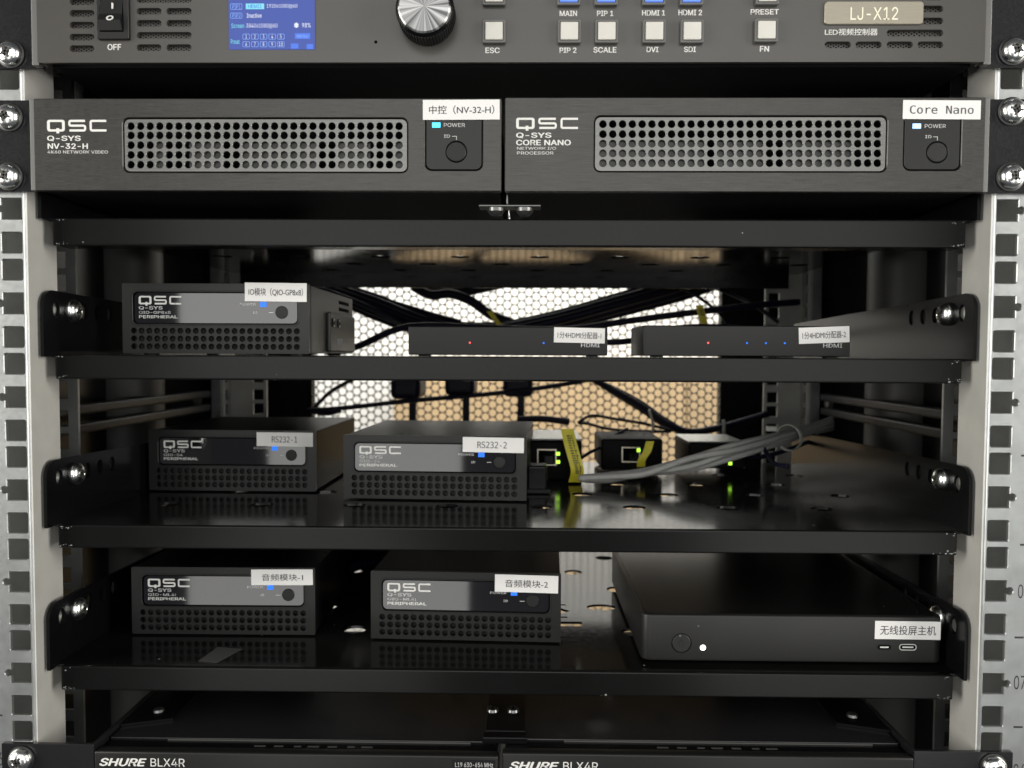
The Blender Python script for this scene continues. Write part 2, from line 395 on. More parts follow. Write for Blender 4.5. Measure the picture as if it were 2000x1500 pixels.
def paper_label(parent, x0, x1, z0, z1, y, s, tilt=0.0, tx=(0.1, 0.9), tz=(0.28, 0.72), world=True, lab=None):
    nx = 8; bm = bmesh.new(); g = []
    c = ((x0+x1)/2, (z0+z1)/2)
    def rt(x, z):
        ca, sa = math.cos(tilt), math.sin(tilt); dx, dz = x-c[0], z-c[1]
        return c[0]+dx*ca-dz*sa, c[1]+dx*sa+dz*ca
    for i in range(nx+1):
        x = x0+(x1-x0)*i/nx; lift = 0.14+0.35*max(0, abs(i/nx-.5)*2-0.75)
        row = []
        for z in (z0, z1):
            for dy in (0, 0.12):
                a, b = rt(x, z); row.append(bm.verts.new((a, y-lift+dy, b)))
        g.append(row)
    for A, B in zip(g, g[1:]):
        for (i, j) in ((0, 2), (2, 3), (3, 1), (1, 0)): bm.faces.new((A[i], B[i], B[j], A[j]))
    bm.faces.new([g[0][i] for i in (0, 2, 3, 1)]); bm.faces.new([g[-1][i] for i in (0, 2, 3, 1)])
    lo = put('paper_label', bm_mesh(bm), PAPER, parent, world, label=lab)
    dx, dz = x1-x0, z1-z0
    tm = text_mesh(s, x0+dx*tx[0], x0+dx*tx[1], z0+dz*tz[0], z0+dz*tz[1], y-0.22, bold=0.006, font=MONO)
    tm.transform(Matrix.Translation((c[0], 0, c[1])) @ Matrix.Rotation(-tilt, 4, 'Y') @ Matrix.Translation((-c[0], 0, -c[1])))
    put('lettering', tm, INK, lo, world)
    return lo
def txt(parent, s, px0, px1, py0, py1, Y, material=WHITE, bold=0.0, slant=0.0):
    a = P(px0, py0, Y); b = P(px1, py1, Y)
    return put('lettering', text_mesh(s, a.x, b.x, b.z, a.z, Y-0.09, bold, slant=slant), material, parent)
def R4(px0, px1, py0, py1, Y):
    """pixel rectangle -> x0, x1, z0, z1 at depth Y"""
    c = ((px0+px1)/2, (py0+py1)/2)
    return P(px0, c[1], Y).x, P(px1, c[1], Y).x, P(c[0], py1, Y).z, P(c[0], py0, Y).z

# pan head screw with a cross recess (shared meshes)
def screw_mesh(r=5.7, h=4.6):
    me = lathe([(r*0.96, 0), (r, -0.6), (r*0.97, -h*0.45), (r*0.85, -h*0.72), (r*0.62, -h*0.92), (r*0.36, -h), (r*0.30, -h+0.4), (r*0.16, -h+1.9), (0, -h+2.2)], 28)
    b = boxes([(-r*.52, r*.52, -h-0.12, -h+1.0, -0.5, 0.5), (-0.5, 0.5, -h-0.12, -h+1.0, -r*.52, r*.52)])
    return me, b
def rack_screw(parent, p, ang=0.0, r=5.7, washer=True, axis=None, sgn=1):
    me, cr = screw_mesh(r)
    rot = Matrix.Rotation(ang, 4, 'Y')
    if axis == 'X': rot = Matrix.Rotation(sgn*math.pi/2, 4, 'Z') @ rot
    M4 = Matrix.Translation(p) @ rot
    me.transform(M4); cr.transform(M4)
    so = smooth_by_angle(put('screw', me, CHROME, parent), 35)
    put('cross_recess', cr, INNER, so)
    if washer:
        wm = lathe([(r*1.13, 0.2), (r*1.13, -0.7), (r*0.9, -1.0), (r*.5, -1.0)], 28); wm.transform(M4)
        put('washer', wm, WASHER, so)
    return so

# ------------------------------------------------------------------ setting behind the rack
wall = put('wall', box(-1600, 1600, 1300, 1360, -1200, 1500), WALL); tag(wall, kind='structure')

# ------------------------------------------------------------------ the rack
rack = thing('equipment_rack', 'open equipment rack with zinc square hole posts, black sides and perforated rear door', 'rack', (0, 0, -420))
ZT, ZB = 235, -415
def hole_zs():
    out = []
    for k in range(-5, 9):
        for d in (6.35, 22.225, 38.1): out.append((-44.45*k-d, d == 22.225))
    return out
for sg in (-1, 1):
    holes = []
    for z, notch in hole_zs():
        if z > ZT-8 or z < ZB+8: continue
        if not notch: holes.append(rrect(232.5-4.9, 232.5+4.9, z-4.9, z+4.9, 0.8, 2)[::-1])
        else:        # the middle hole of each unit has a small round notch on its outer side
            h = [(227.6, z+4.9), (227.6, z-4.9), (237.4, z-4.9), (237.4, z-1.5)]
            h += [(238.6+1.7*math.cos(a), z+1.7*math.sin(a)) for a in [math.radians(-120+30*k) for k in range(9)]]
            h += [(237.4, z+1.5), (237.4, z+4.9)]; holes.append(h[::-1])
    mir = (lambda L: L) if sg > 0 else (lambda L: [(-a, b) for a, b in L][::-1])
    pm = plate(mir(rrect(226.5, 290, ZB, ZT)), [mir(h) for h in holes], 0, 2.0, 0.35)
    web = box(*sorted((sg*225, sg*227)), 0.25, 24, ZB, ZT)
    bend = tube([(sg*226.4, 1.4, ZB), (sg*226.4, 1.4, 0), (sg*226.4, 1.4, ZT)], 1.4, 12, 2)
    post = put('front_post', join_meshes([pm, bend]), ZINC, rack); put('post_web', web, ZINC_LIT, post)
    lip = put('post_flange', box(*sorted((sg*227, sg*229.5)), 24, 26, ZB, ZT), ZINCD, post)
    # return flange deeper in, with square holes of its own
    h2 = [mir(rrect(246.5, 255.5, z-4.7, z+4.7))[::1] for z, _ in hole_zs() if ZB+8 < z < ZT-8]
    put('return_flange', plate(mir(rrect(241, 290, ZB, ZT)), h2, 70, 2), ZINC, post)
    put('backing_strip', box(*sorted((sg*243.4, sg*290)), 30, 32, ZB, ZT), ZINCD, post)
    # rear post
    h3 = [mir(rrect(228, 237.5, z-4.8, z+4.8)) for z, _ in hole_zs() if ZB+8 < z < ZT-8]
    rp = put('rear_post', plate(mir(rrect(225, 258, ZB, ZT)), h3, 356, 2), ZINC_LIT, rack)
    put('rear_flange', plate([(y, z) for y, z in rrect(338, 357, ZB, ZT)], [rrect(343, 351, z-4.8, z+4.8)[::-1] for z, _ in hole_zs() if ZB+8 < z < ZT-8], sg*259-1, 2, axis='X'), ZINC_LIT, rp)
    put('post_lip', box(*sorted((sg*260, sg*268)), 336, 338, ZB, ZT), ZINC, rp)
    put('side_panel', box(*sorted((sg*300, sg*302)), 0, 470, ZB, ZT), GLOSSB, rack)
    smooth_by_angle(put('corner_column', lathe([(30, ZB), (30, ZT)], 56, 'Z', (sg*302, 245, 0)), COLUMN, rack))
    for z in (-81, -93):
        b = put('side_brace', box(*sorted((sg*268, sg*276)), 84, 335, z-3.2, z+3.2, 1.5, 2), PLASTIC, rack)
    for z in (-86, -260):
        put('brace_bolt', lathe([(5, 0), (5, -4), (3, -5), (0, -5)], 12, 'X', (sg*276, 330, z)), SILVER, rack)
rack_back = put('rear_frame', plate(rrect(-300, 300, ZB, ZT), [rrect(-209, 209, -395, 215)[::-1]], 452, 14), DARK, rack)
door = put('mesh_door', hexmesh(-211, 211, -330, 120, 454.0, 1.0, 8.5, 7.7, 12), DOORP, rack)
put('roof_panel', box(-300, 300, 0, 470, ZT, ZT+2), DARK, rack)
put('base_panel', box(-300, 300, 0, 470, ZB-2, ZB), DARK, rack)
# printed unit marks on the posts
for (px, py) in ((1990, 1245), (1988, 1420), (2001, 1064), (2003, 890)):
    a = P(px, py, 0); put('unit_tick', box(a.x-2.0, a.x+2.2, -0.15, 0, a.z-0.45, a.z+0.45), BLACKINK, rack)
for (px, py) in ((-4, 1397), (-12, 1223), (-20, 1050)):
    a = P(px, py, 0); put('unit_tick', box(a.x-2.2, a.x+2.2, -0.15, 0, a.z-0.45, a.z+0.45), BLACKINK, rack)
for s, px, py in (('08', 1999, 1155), ('07', 1991, 1333), ('06', 1990, 1505)):
    a = P(px, py, 0); put('unit_number', text_mesh(s, a.x-2.6, a.x+2.8, a.z-3.3, a.z+3.3, -0.1), BLACKINK, rack)
for s, px, py in (('06', -6, 1482), ('07', -14, 1306)):
    a = P(px, py, 0); put('unit_number', text_mesh(s, a.x-2.8, a.x+2.8, a.z-3.3, a.z+3.3, -0.1), BLACKINK, rack)

# ------------------------------------------------------------------ shelves
SH = {}
def shelf(key, py_top, py_bot, label, flange_top=None):
    zt = PZ(py_top, 10); zb = PZ(py_bot, 10); SH[key] = zt
    t = thing('rack_shelf', label, 'shelf', (0, 10, zt), group='black shelves in the rack')
    holes = []
    rows = [68, 110, 152, 194, 236]
    for i, y in enumerate(rows):
        x = 19+26*(i % 2)-52*5
        while x < 215:
            if x > -205: holes.append([(x+6.4*math.cos(a), y+6.4*math.sin(a)) for a in [2*math.pi*k/18 for k in range(18)]][::-1])
            x += 52
    if key == 4:    # fixing pattern punched in the lowest shelf
        holes = [h for h in holes if not (abs(h[0][0]-44) < 30 and 96 < h[9][1] < 122)]
        c = P(1113, 1146, 0); yc = 105.0; xc = 31.5
        holes.append([(xc+(4.6 if k % 3 else 6.3)*math.cos(2*math.pi*k/12), yc+(4.6 if k % 3 else 6.3)*math.sin(2*math.pi*k/12)) for k in range(12)][::-1])
        for dy in (-12, 12): holes.append(rrect(xc-4.5, xc+4.5, yc+dy-1.2, yc+dy+1.2, 1.1, 3)[::-1])
        holes.append(rrect(xc-8, xc+12, yc-28, yc-20)[::-1])
        holes.append([(xc+26+9*math.cos(a), yc+8+6*math.sin(a)) for a in [2*math.pi*k/18 for k in range(18)]][::-1])
    tray = put('tray', plate(rrect(-221.6, 221.6, 12.2, 262), holes, zt-1.4, 1.4, axis='Z'), TRAY, t)
    put('front_lip', box(-219, 219, 10, 12, zb, zt, 0.9, 3), POWDER, t)
    put('lip_return', box(-217, 217, 12.1, 22, zb, zb+1.2), POWDER, t)
    put('rear_lip', box(-216, 216, 262.2, 264, zb+1, zt-.1, 0.4, 2), POWDER, t)
    for sg in (-1, 1):
        yz = rrect(5, 266, zt-1.2, zt+31.5, 0.01)
        z0, z1 = zt-1.0, zt+31.5
        yz = [(6, z0), (266, z0), (266, z1-5)] + [(14-8*math.sin(a), z1-8+8*math.cos(a)) for a in [math.radians(10*k) for k in range(0, 10)]]
        hs = [[(y+3.0*math.cos(a), zt+22.3+4.2*math.sin(a)) for a in [2*math.pi*k/14 for k in range(14)]][::-1] for y in (17, 43, 56, 69)]
        f = put('side_flange', plate(yz, hs, sg*222.5-0.8, 1.6, axis='X'), GLOSSB, t)
        rack_screw(f, (sg*221.6, 30, zt+22.3), 0.4*sg, 5.8, False, 'X', -sg)
        bk = lathe([(3.2, 0), (3.2, -0.8), (0, -0.8)], 14, 'X', (sg*223.6, 17, zt+22.3)); put('bolt_end', bk, SILVER, f)
    rr = random.Random(key*11)      # worn paint at the ends of the lip
    bm = bmesh.new()
    for k in range(26):
        sg = rr.choice((-1, 1)); x = sg*(218.3-abs(rr.gauss(0, 3.5))); z = rr.choice((zb+0.9, zt-0.9, zb+1.2))+rr.gauss(0, 0.7); z = min(zt-.9, max(zb+.9, z)); q_ = rr.uniform(0.12, 0.5)
        vs = [bm.verts.new((x+q_*rr.uniform(.6, 1.6)*math.cos(a_), 9.965, z+q_*rr.uniform(.4, 1)*math.sin(a_))) for a_ in (0, 1.2, 2.5, 3.9, 5.2)]
        bm.faces.new(vs)
    ch = put('paint_chips', bm_mesh(bm), ZINCD, t); ch['kind'] = 'stuff'
    return t
shelf(1, 427, 482, 'topmost black shelf, its underside holes showing, directly under the two wide brushed units')
shelf(2, 697, 745, 'black shelf carrying the two slim splitter boxes and one small peripheral box')
shelf(3, 1032, 1078, 'black shelf with grey cable bundle and two small peripheral boxes on it')
shelf(4, 1310, 1358, 'lowest black shelf, under the flat square host box and two audio peripherals')

# ------------------------------------------------------------------ video controller at the top
YF = -7.0
vc = thing('video_controller', 'wide grey video controller with lit screen, silver knob and square buttons, at the top', 'controller', (0, 0, PZ(122, YF)))
x0 = P(73, 100, YF).x; x1 = P(1924, 100, YF).x; zb = PZ(121.5, YF); zt = zb+88
def slot(px0, px1, py): 
    a = P(px0, py, YF); b = P(px1, py, YF); return rrect(a.x, b.x, a.z-1.5, a.z+1.5, 1.45, 5)[::-1]
slots = []
for py in (95, 72.5, 49, 26, 3, -20, -43): slots.append((136, 184, py))
for py, lg in ((93, 0), (69, 1), (45.5, 0), (22, 0), (-1, 1), (-24, 0)):
    slots += [(267, 374, py)] if lg else [(267, 315, py), (325, 374, py)]
for a, b in ((1611, 1662), (1671, 1722), (1732, 1783), (1792, 1842)): slots.append((a, b, 87.5))
slots.append((1732, 1842, 64.5))
for py in (41, 17.5, -6, -30): slots.append((1792, 1842, py))
sw = R4(197, 243, -22, 65, YF)
fp = plate(rrect(x0, x1, zb, zt, 0.6), [slot(*s) for s in slots]+[rrect(*sw)[::-1], circ(P(734, 82, YF).x, P(734, 82, YF).z, 0.75, 12)[::-1]], YF, 2.0)
front = put('front_panel', fp, PANEL, vc)
put('panel_edge', boxes([(x0, x0+1.6, YF+2.1, -1, zb, zt), (x1-1.6, x1, YF+2.1, -1, zb, zt)]), BRUSHD, vc)
put('chassis', boxes([(x0+1.8, x1-1.8, 2, 330, zb+0.8, zt)]), DARK, vc)
for a, b in ((130, 190), (262, 380), (1605, 1850)):
    A = R4(a, b, -45, 101, YF)
    put('vent_mesh', hexmesh(A[0], A[1], A[2], A[3], YF+2.4, 0.3, 1.35, 0.95, 6), PANEL, front)
    put('vent_recess', box(A[0], A[1], YF+4.5, YF+5, A[2], A[3]), VOID, front)
for sg in (-1, 1):
    x = sg*241.3; xi = (x0 if sg < 0 else x1)
    e = put('rack_ear', box(*sorted((x, xi+sg*0.1)), -2.4, -0.2, zb-1.2, zt, 0.4), EAR, vc)
    put('ear_edge', box(*sorted((xi-sg*0.2, xi+sg*3.0)), YF+0.6, -2.45, zb-1, zt, 0.3), BRUSHD, vc)
    rack_screw(vc, (P(18 if sg < 0 else 1981, 104 if sg < 0 else 98, -4).x, -2.5, P(18 if sg < 0 else 1981, 104 if sg < 0 else 98, -4).z), 0.5*sg)
for px in (350, 1640):
    a = P(px, 186, 60); put('rubber_foot', lathe([(8.5, 0), (8.5, -5), (7, -6.5), (0, -6.5)], 24, 'Z', (a.x, 60, zb-0.2)) , GLOSSB, vc)
# rocker switch
s0, s1, s2, s3 = R4(192, 254, -28, 79, YF)
sf = put('switch_frame', plate(rrect(s0, s1, s2, s3, 0.8), [rrect(*R4(198, 243, -20, 64, YF))[::-1]], YF-1.6, 1.6, 0.25), BEZEL, vc)
a0, a1, a2, a3 = R4(198.5, 242.5, -19, 63, YF)
bm = bmesh.new(); prof = [(a2, YF+1.0), (a2, YF-2.3), (a2+4.0, YF-4.2), (a2+7.5, YF-2.2), (a2+14, YF-1.2), (a3, YF-1.0), (a3, YF+1.0)]
A = [bm.verts.new((a0, y, z)) for z, y in prof]; B = [bm.verts.new((a1, y, z)) for z, y in prof]
for k in range(len(prof)):
    k2 = (k+1) % len(prof); bm.faces.new((A[k], A[k2], B[k2], B[k]))
bm.faces.new(A); bm.faces.new(B)
rk = put('rocker', bm_mesh(bm), PLASTIC, sf)
a = P(220, 12, YF-1.8); put('on_mark', box(a.x-0.3, a.x+0.3, YF-2.3, YF-1.4, a.z-1.3, a.z+1.3), WHITE, rk)
a = P(216, 36, YF-3)
om = plate(circ(a.x, a.z, 1.35, 18, 1.25), [circ(a.x, a.z, 0.8, 18, 1.2)[::-1]], YF-3.7, 0.25)
for v_ in om.vertices:
    dz = v_.co.z-(a2+4.0); v_.co.y = (YF-4.2+max(0, dz)*(2.0/3.5))+(v_.co.y-(YF-3.7))-0.2
put('off_mark', om, WHITE, rk)
txt(vc, 'OFF', 210, 237, 86, 98, YF, bold=0.02)
# screen
q = R4(447, 615, -60, 97, YF)
scr = put('screen', box(q[0], q[1], YF-0.35, YF+0.2, q[2], q[3]), SCREEN, vc)
YS = YF-0.4
def stx(s, a, b, c, d, mt=SCR1, bold=0.0): put('lettering', text_mesh(s, *[R4(a, b, c, d, YS)[i] for i in range(4)], YS-0.12, bold), mt, scr)
def sbx(a, b, c, d, mt, k=0.05): 
    r_ = R4(a, b, c, d, YS); put('screen_key', box(r_[0], r_[1], YS-k, YS-0.01, r_[2], r_[3]), mt, scr)
def sfr(a, b, c, d):
    r_ = R4(a, b, c, d, YS); put('screen_key', plate(rrect(*r_, 0.5), [rrect(r_[0]+.18, r_[1]-.18, r_[2]+.18, r_[3]-.18, .4)[::-1]], YS-0.08, 0.07), SCR4, scr)
sfr(450, 473, 7, 19); sfr(450, 473, 25, 36); sbx(480, 516, 7, 18, SCR2)
stx('PIP1', 454, 470, 9, 17, SCR4); stx('PIP2', 454, 470, 27, 34, SCR4)
stx('HDMI1', 485, 511, 9, 16, SCR3); stx('1920x1080@60', 521, 581, 8, 17); stx('Inactive', 482, 511, 26, 35, bold=0.01)
stx('Screen', 452, 477, 46, 55, SCR2); stx('3840x1080@60', 481, 542, 46, 56); stx('98%', 590, 607, 45, 54, bold=0.01)
stx('Preset', 451, 468, 77, 86, SCR2); stx('*', 574, 584, 44, 55, bold=0.04)
for i in range(10):
    cx, cy = 481+16.9*(i % 5), 72+15*(i//5); sfr(cx-7, cx+7, cy-6, cy+5); stx(str(i+1) if i < 9 else '10', cx-(1.6 if i < 9 else 4), cx+(1.6 if i < 9 else 4), cy-4, cy+3)
sbx(576, 606, 65, 76, SCR3); stx('MENU', 580, 602, 68, 74, SCR4); sbx(568, 583, 85, 95, SCR3); sbx(599, 612, 86, 96, SCR3)
# knob
kc = P(835, 35, YF)
kp = [(12.6, 0)]+[(12.6 if i % 2 else 12.2, 0) for i in range(0)]+[(12.7, -0.2), (12.7, -10.5), (12.2, -11.5), (11.6, -12)]
kb = put('knob', lathe([(r, h+YF) for r, h in kp]+[(11.5, YF-12)], 48, 'Y', (kc.x, 0, kc.z)), GLOSSB, vc)
gr = boxes([(0, 0, 0, 0, 0, 0)]); 
bm = bmesh.new()
for k in range(60):
    a = 2*math.pi*k/60
    r_ = bmesh.ops.create_cube(bm, size=1, matrix=Matrix.Translation((kc.x+12.75*math.cos(a), YF-5.8, kc.z+12.75*math.sin(a))) @ Matrix.Rotation(-a, 4, 'Y') @ Matrix.Diagonal((0.5, 9.2, 0.6, 1)))
kn = put('knurling', bm_mesh(bm), PLASTIC, kb); kn['kind'] = 'stuff'
KCAP = bpy.data.materials.new('spun_aluminium_painted_fans'); KCAP.use_nodes = True
b_ = KCAP.node_tree.nodes['Principled BSDF']; b_.inputs['Base Color'].default_value = (0.24, 0.24, 0.235, 1); b_.inputs['Metallic'].default_value = 1
b_.inputs['Roughness'].default_value = 0.28; b_.inputs['Anisotropic'].default_value = 0.97; b_.inputs['Anisotropic Rotation'].default_value = 0.25
nt = KCAP.node_tree; tc_ = nt.nodes.new('ShaderNodeTexCoord'); mp_ = nt.nodes.new('ShaderNodeMapping'); mp_.inputs['Rotation'].default_value = (math.radians(90), 0, 0)
gt = nt.nodes.new('ShaderNodeTexGradient'); gt.gradient_type = 'RADIAL'; nz = nt.nodes.new('ShaderNodeTexNoise'); nz.noise_dimensions = '1D'; nz.inputs['Scale'].default_value = 26; nz.inputs['Detail'].default_value = 5
mr = nt.nodes.new('ShaderNodeMapRange'); mr.inputs[1].default_value = .35; mr.inputs[2].default_value = .65; mr.inputs[3].default_value = .10; mr.inputs[4].default_value = .42
nt.links.new(tc_.outputs['Object'], mp_.inputs[0]); nt.links.new(mp_.outputs[0], gt.inputs[0]); nt.links.new(gt.outputs['Fac'], nz.inputs['W']); nt.links.new(nz.outputs[0], mr.inputs[0])
cb_ = nt.nodes.new('ShaderNodeCombineColor'); nt.links.new(mr.outputs[0], cb_.inputs[0]); nt.links.new(mr.outputs[0], cb_.inputs[1]); nt.links.new(mr.outputs[0], cb_.inputs[2]); nt.links.new(cb_.outputs[0], b_.inputs['Base Color'])  # light fans painted on the cap as base colour streaks by angle
tg = KCAP.node_tree.nodes.new('ShaderNodeTangent'); tg.direction_type = 'RADIAL'; tg.axis = 'Y'
KCAP.node_tree.links.new(tg.outputs[0], b_.inputs['Tangent'])
cap = lathe([(0, -0.0), (10.9, 0), (11.6, 0.5), (11.6, 1)], 64, 'Y', (0, 0, 0))
co = bpy.data.objects.new('knob_cap', cap); col.objects.link(co); cap.transform(Matrix.Scale(S, 4)); co.parent = kb
co.location = Vector((kc.x, YF-12.9, kc.z))*S-root_loc(vc); cap.materials.append(KCAP)
# push buttons
def push(px, py, m_):
    c = P(px, py, YF-2); 
    f = put('push_button', plate(rrect(c.x-5.2, c.x+5.2, c.z-5.2, c.z+5.2, 0.7, 3), [rrect(c.x-4.1, c.x+4.1, c.z-4.1, c.z+4.1, 0.3, 2)[::-1]], YF-2.4, 2.4, 0.2), BFRAME, vc)
    put('button_cap', box(c.x-3.95, c.x+3.95, YF-2.9, YF-0.2, c.z-3.95, c.z+3.95, 0.35), m_, f)
for px in (965, 1112, 1185, 1278, 1352): push(px, 61, BUTTON)
push(1497, 59, BUTTON)
for px in (1111, 1184, 1277.5, 1351): push(px, -13, BLUEB)
push(1499, -14, BUTTON); push(965, -13, BUTTON)
for s, a, b, c, d in (('MAIN', 1093, 1127, 21, 31.5), ('PIP 1', 1166, 1198, 21, 31.5), ('HDMI 1', 1254, 1299, 20, 30.5), ('HDMI 2', 1325, 1371, 19, 30), ('PRESET', 1466, 1521, 18, 28.5),
                      ('ESC', 948, 976, 93, 104), ('PIP 2', 1093, 1126, 93, 103.5), ('SCALE', 1159, 1204, 92, 103), ('DVI', 1263, 1286, 91.5, 102), ('SDI', 1336, 1359, 91, 102), ('FN', 1484, 1502, 90, 101)):
    txt(vc, s, a, b, c, d, YF, bold=0.02)
n0, n1, n2, n3 = R4(1609, 1802, 4, 49, YF)
npl = put('name_plate', plate(rrect(n0, n1, n2, n3, 1.6), [], YF-1.0, 0.95, 0.25), PLATE, vc)
put('lettering', text_mesh('LJ-X12', *R4(1661, 1754, 14, 39, YF-1), YF-1.1, 0.0), PLTXT, npl)
txt(vc, 'LED视频控制器', 1611, 1714, 56, 69, YF, bold=0.01)

# ------------------------------------------------------------------ two wide brushed units
YB = -5.0
def half_unit(name, label, cat, fx0, fx1, fy0, fy1, vent, cols, rows, grey, ctrl, led, ledm, btn, paper, ptext, ear_sg, ptx):
    a = P(fx0, (fy0+fy1)/2, YB); b = P(fx1, (fy0+fy1)/2, YB)
    zb = PZ(fy1, YB, (fx0+fx1)/2); zt = PZ(fy0, YB, (fx0+fx1)/2)
    t = thing(name, label, cat, ((a.x+b.x)/2, 0, zb), group='wide brushed half width units')
    v = R4(*vent, YB)
    c = R4(*ctrl, YB)
    put('faceplate', plate(rrect(a.x, b.x, zb, zt, 0.7, 3), [rrect(v[0], v[1], v[2], v[3], 3.0)[::-1], rrect(c[0], c[1], c[2], c[3], 3.2)[::-1]], YB, 3.0, 0.35), BRUSH, t)
    put('case', box(a.x+1, b.x-1, YB+6.5, 215, zb+0.8, zt-0.8), DARK, t)
    put('case_front', boxes([(a.x+0.5, v[0]-1, YB+3.05, YB+6.4, zb+.5, zt-.5), (v[1]+1, c[0]-1, YB+3.05, YB+6.4, zb+.5, zt-.5)]), CASE, t)
    hs = []
    for py in rows:
        for i in range(cols[2]):
            p = P(cols[0]+(cols[1]-cols[0])*i/(cols[2]-1), py, YB+1); hs.append(circ(p.x, p.z, 1.72, 14)[::-1])
    g = put('vent_grille', plate(rrect(v[0]+0.5, v[1]-0.5, v[2]+0.5, v[3]-0.5, 2.6), hs, YB+0.5, 0.9, 0.12), GRILLE, t)
    put('vent_cavity', box(v[0], v[1], YB+6.3, YB+6.6, v[2], v[3]), VOID, g)
    zc = P(1000, (rows[1]+rows[2])/2, YB).z
    bl = []
    for i0, i1, half in grey:
        pa = P(cols[0]+(cols[1]-cols[0])*(i0-0.5)/(cols[2]-1), 290, YB+2).x; pb = P(cols[0]+(cols[1]-cols[0])*(i1+0.5)/(cols[2]-1), 290, YB+2).x
        bl.append((pa+(2.2 if half < 0 else 0), pb-(2.2 if half > 0 else 0), YB+2.2, YB+5, v[2]+0.6, zc-0.3))
    for q_ in bl: put('inner_block', box(*q_, 0.3), INNER, g)
    cp_ = put('control_pad', plate(rrect(c[0]+0.5, c[1]-0.5, c[2]+0.5, c[3]-0.5, 2.8), [circ(P(*btn, YB).x, P(*btn, YB).z, 4.9, 28)[::-1]], YB+0.35, 1.6, 0.2), BEZEL, t)
    pb_ = P(*btn, YB); put('push_button', lathe([(0, YB+0.1), (4.2, YB+0.15), (4.55, YB+0.45), (4.55, YB+2)], 28, 'Y', (pb_.x, 0, pb_.z)), PLASTIC, t)
    l = P(*led, YB); put('status_light', box(l.x-1.9, l.x+1.9, YB+0.1, YB+0.34, l.z-1.15, l.z+1.15, 0.1), ledm, cp_)
    txt(cp_, 'POWER', led[0]+15, led[0]+56, led[1]-3.5, led[1]+4, YB+0.35, GPRINT)
    txt(cp_, 'ID', btn[0]-24, btn[0]-12, btn[1]-33, btn[1]-27, YB+0.35, GPRINT)
    lx, lz = P(btn[0], btn[1]-30, YB).x, P(btn[0], btn[1]-30, YB).z
    put('pointer_line', boxes([(lx-1.9, lx+.25, YB+.2, YB+.33, lz-.12, lz+.12), (lx, lx+.25, YB+.2, YB+.33, lz-1.6, lz-.13)]), GPRINT, cp_)
    pr = R4(*paper, YB); paper_label(t, pr[0], pr[1], pr[2], pr[3], YB-0.02, ptext, -0.006*ear_sg, ptx)
    xo = a.x if ear_sg < 0 else b.x
    put('rack_ear', box(*sorted((ear_sg*241.3, xo+ear_sg*0.1)), -2.4, -0.2, zb, zt, 0.3), EAR, t)
    put('ear_edge', box(*sorted((xo-ear_sg*0.1, xo+ear_sg*1.9)), YB+0.3, -2.45, zb+.2, zt-.2, 0.2), BRUSHD, t)
    return t
nv = half_unit('network_video_unit', 'brushed grey half width unit with cyan power light and NV-32-H paper label, at left', 'video unit',
    66, 979.5, 192, 373, (240, 797, 230, 337), (256.6, 779.5, 29), (247, 265, 284, 303, 322),
    [(3, 3, 0), (6, 9, -1), (12, 19, 0), (22, 25, 1), (28, 28, 0)], (830, 943, 190+28, 333), (852, 244), LEDC, (891, 296), (826, 976, 195, 234), '中控（NV-32-H）', -1, (0.08, 0.93))
cn = half_unit('network_processor_unit', 'brushed grey half width unit with white-blue power light and Core Nano paper label, at right', 'processor',
    986, 1924, 190, 375, (1160, 1733, 226, 336), (1177.5, 1713, 29), (243, 262.5, 281, 300, 319),
    [(0, 10, 0), (12, 16, 0), (19, 25, 0)], (1765, 1878, 218, 333), (1791, 246), LEDW, (1831, 297), (1763, 1915, 196, 233), 'Core Nano', 1, (0.09, 0.91))
put('lettering', logo_mesh(*R4(92, 210, 234, 257, YB), YB-0.08), WHITE, nv)
txt(nv, 'Q-SYS', 92, 158, 265, 276, YB, bold=0.022); txt(nv, 'NV-32-H', 93, 172, 280, 291, YB, bold=0.022); txt(nv, '4K60 NETWORK VIDEO', 93, 211, 294, 300, YB)
put('lettering', logo_mesh(*R4(1008, 1131, 230, 252, YB), YB-0.08), WHITE, cn)
txt(cn, 'Q-SYS', 1008, 1077, 259, 270, YB, bold=0.022); txt(cn, 'CORE NANO', 1008, 1115, 273, 284, YB, bold=0.022)
txt(cn, 'NETWORK I/O', 1010, 1086, 287, 293, YB); txt(cn, 'PROCESSOR', 1010, 1081, 296, 302, YB)
for t, px, py, an in ((nv, 15, 228, 0.3), (nv, 15, 344, 0.9), (cn, 1979, 216, 0.2), (cn, 1976, 345, 0.7)):
    q = P(px, py, -4); rack_screw(t, (q.x, -2.5, q.z), an)
cb = thing('coupling_clip', 'small shiny steel joining clip below the seam of the two wide units', 'clip', tuple(P(996, 405, 6)))
q = P(996, 403, 6)
put('clip_plate', box(q.x-14.5, q.x+14.5, 2, 12, q.z-0.8, q.z+0.1, 0.3), SCREWD, cb)
for dx in (-6.5, 7): put('rivet', lathe([(4.2, 0), (3.9, -2.4), (2.5, -4), (0, -4.4)], 20, 'Z', (0, 0, 0)) if 0 else lathe([(0, q.z-4.6), (2.6, q.z-4.1), (4.0, q.z-2.4), (4.3, q.z-0.6)], 20, 'Z', (q.x+dx, 7, 0)), SCREWD, cb)
put('clip_tongue', box(q.x-1.6, q.x-0.8, 1, 3, q.z+0.2, q.z+4.6, 0.2), SCREWD, cb)

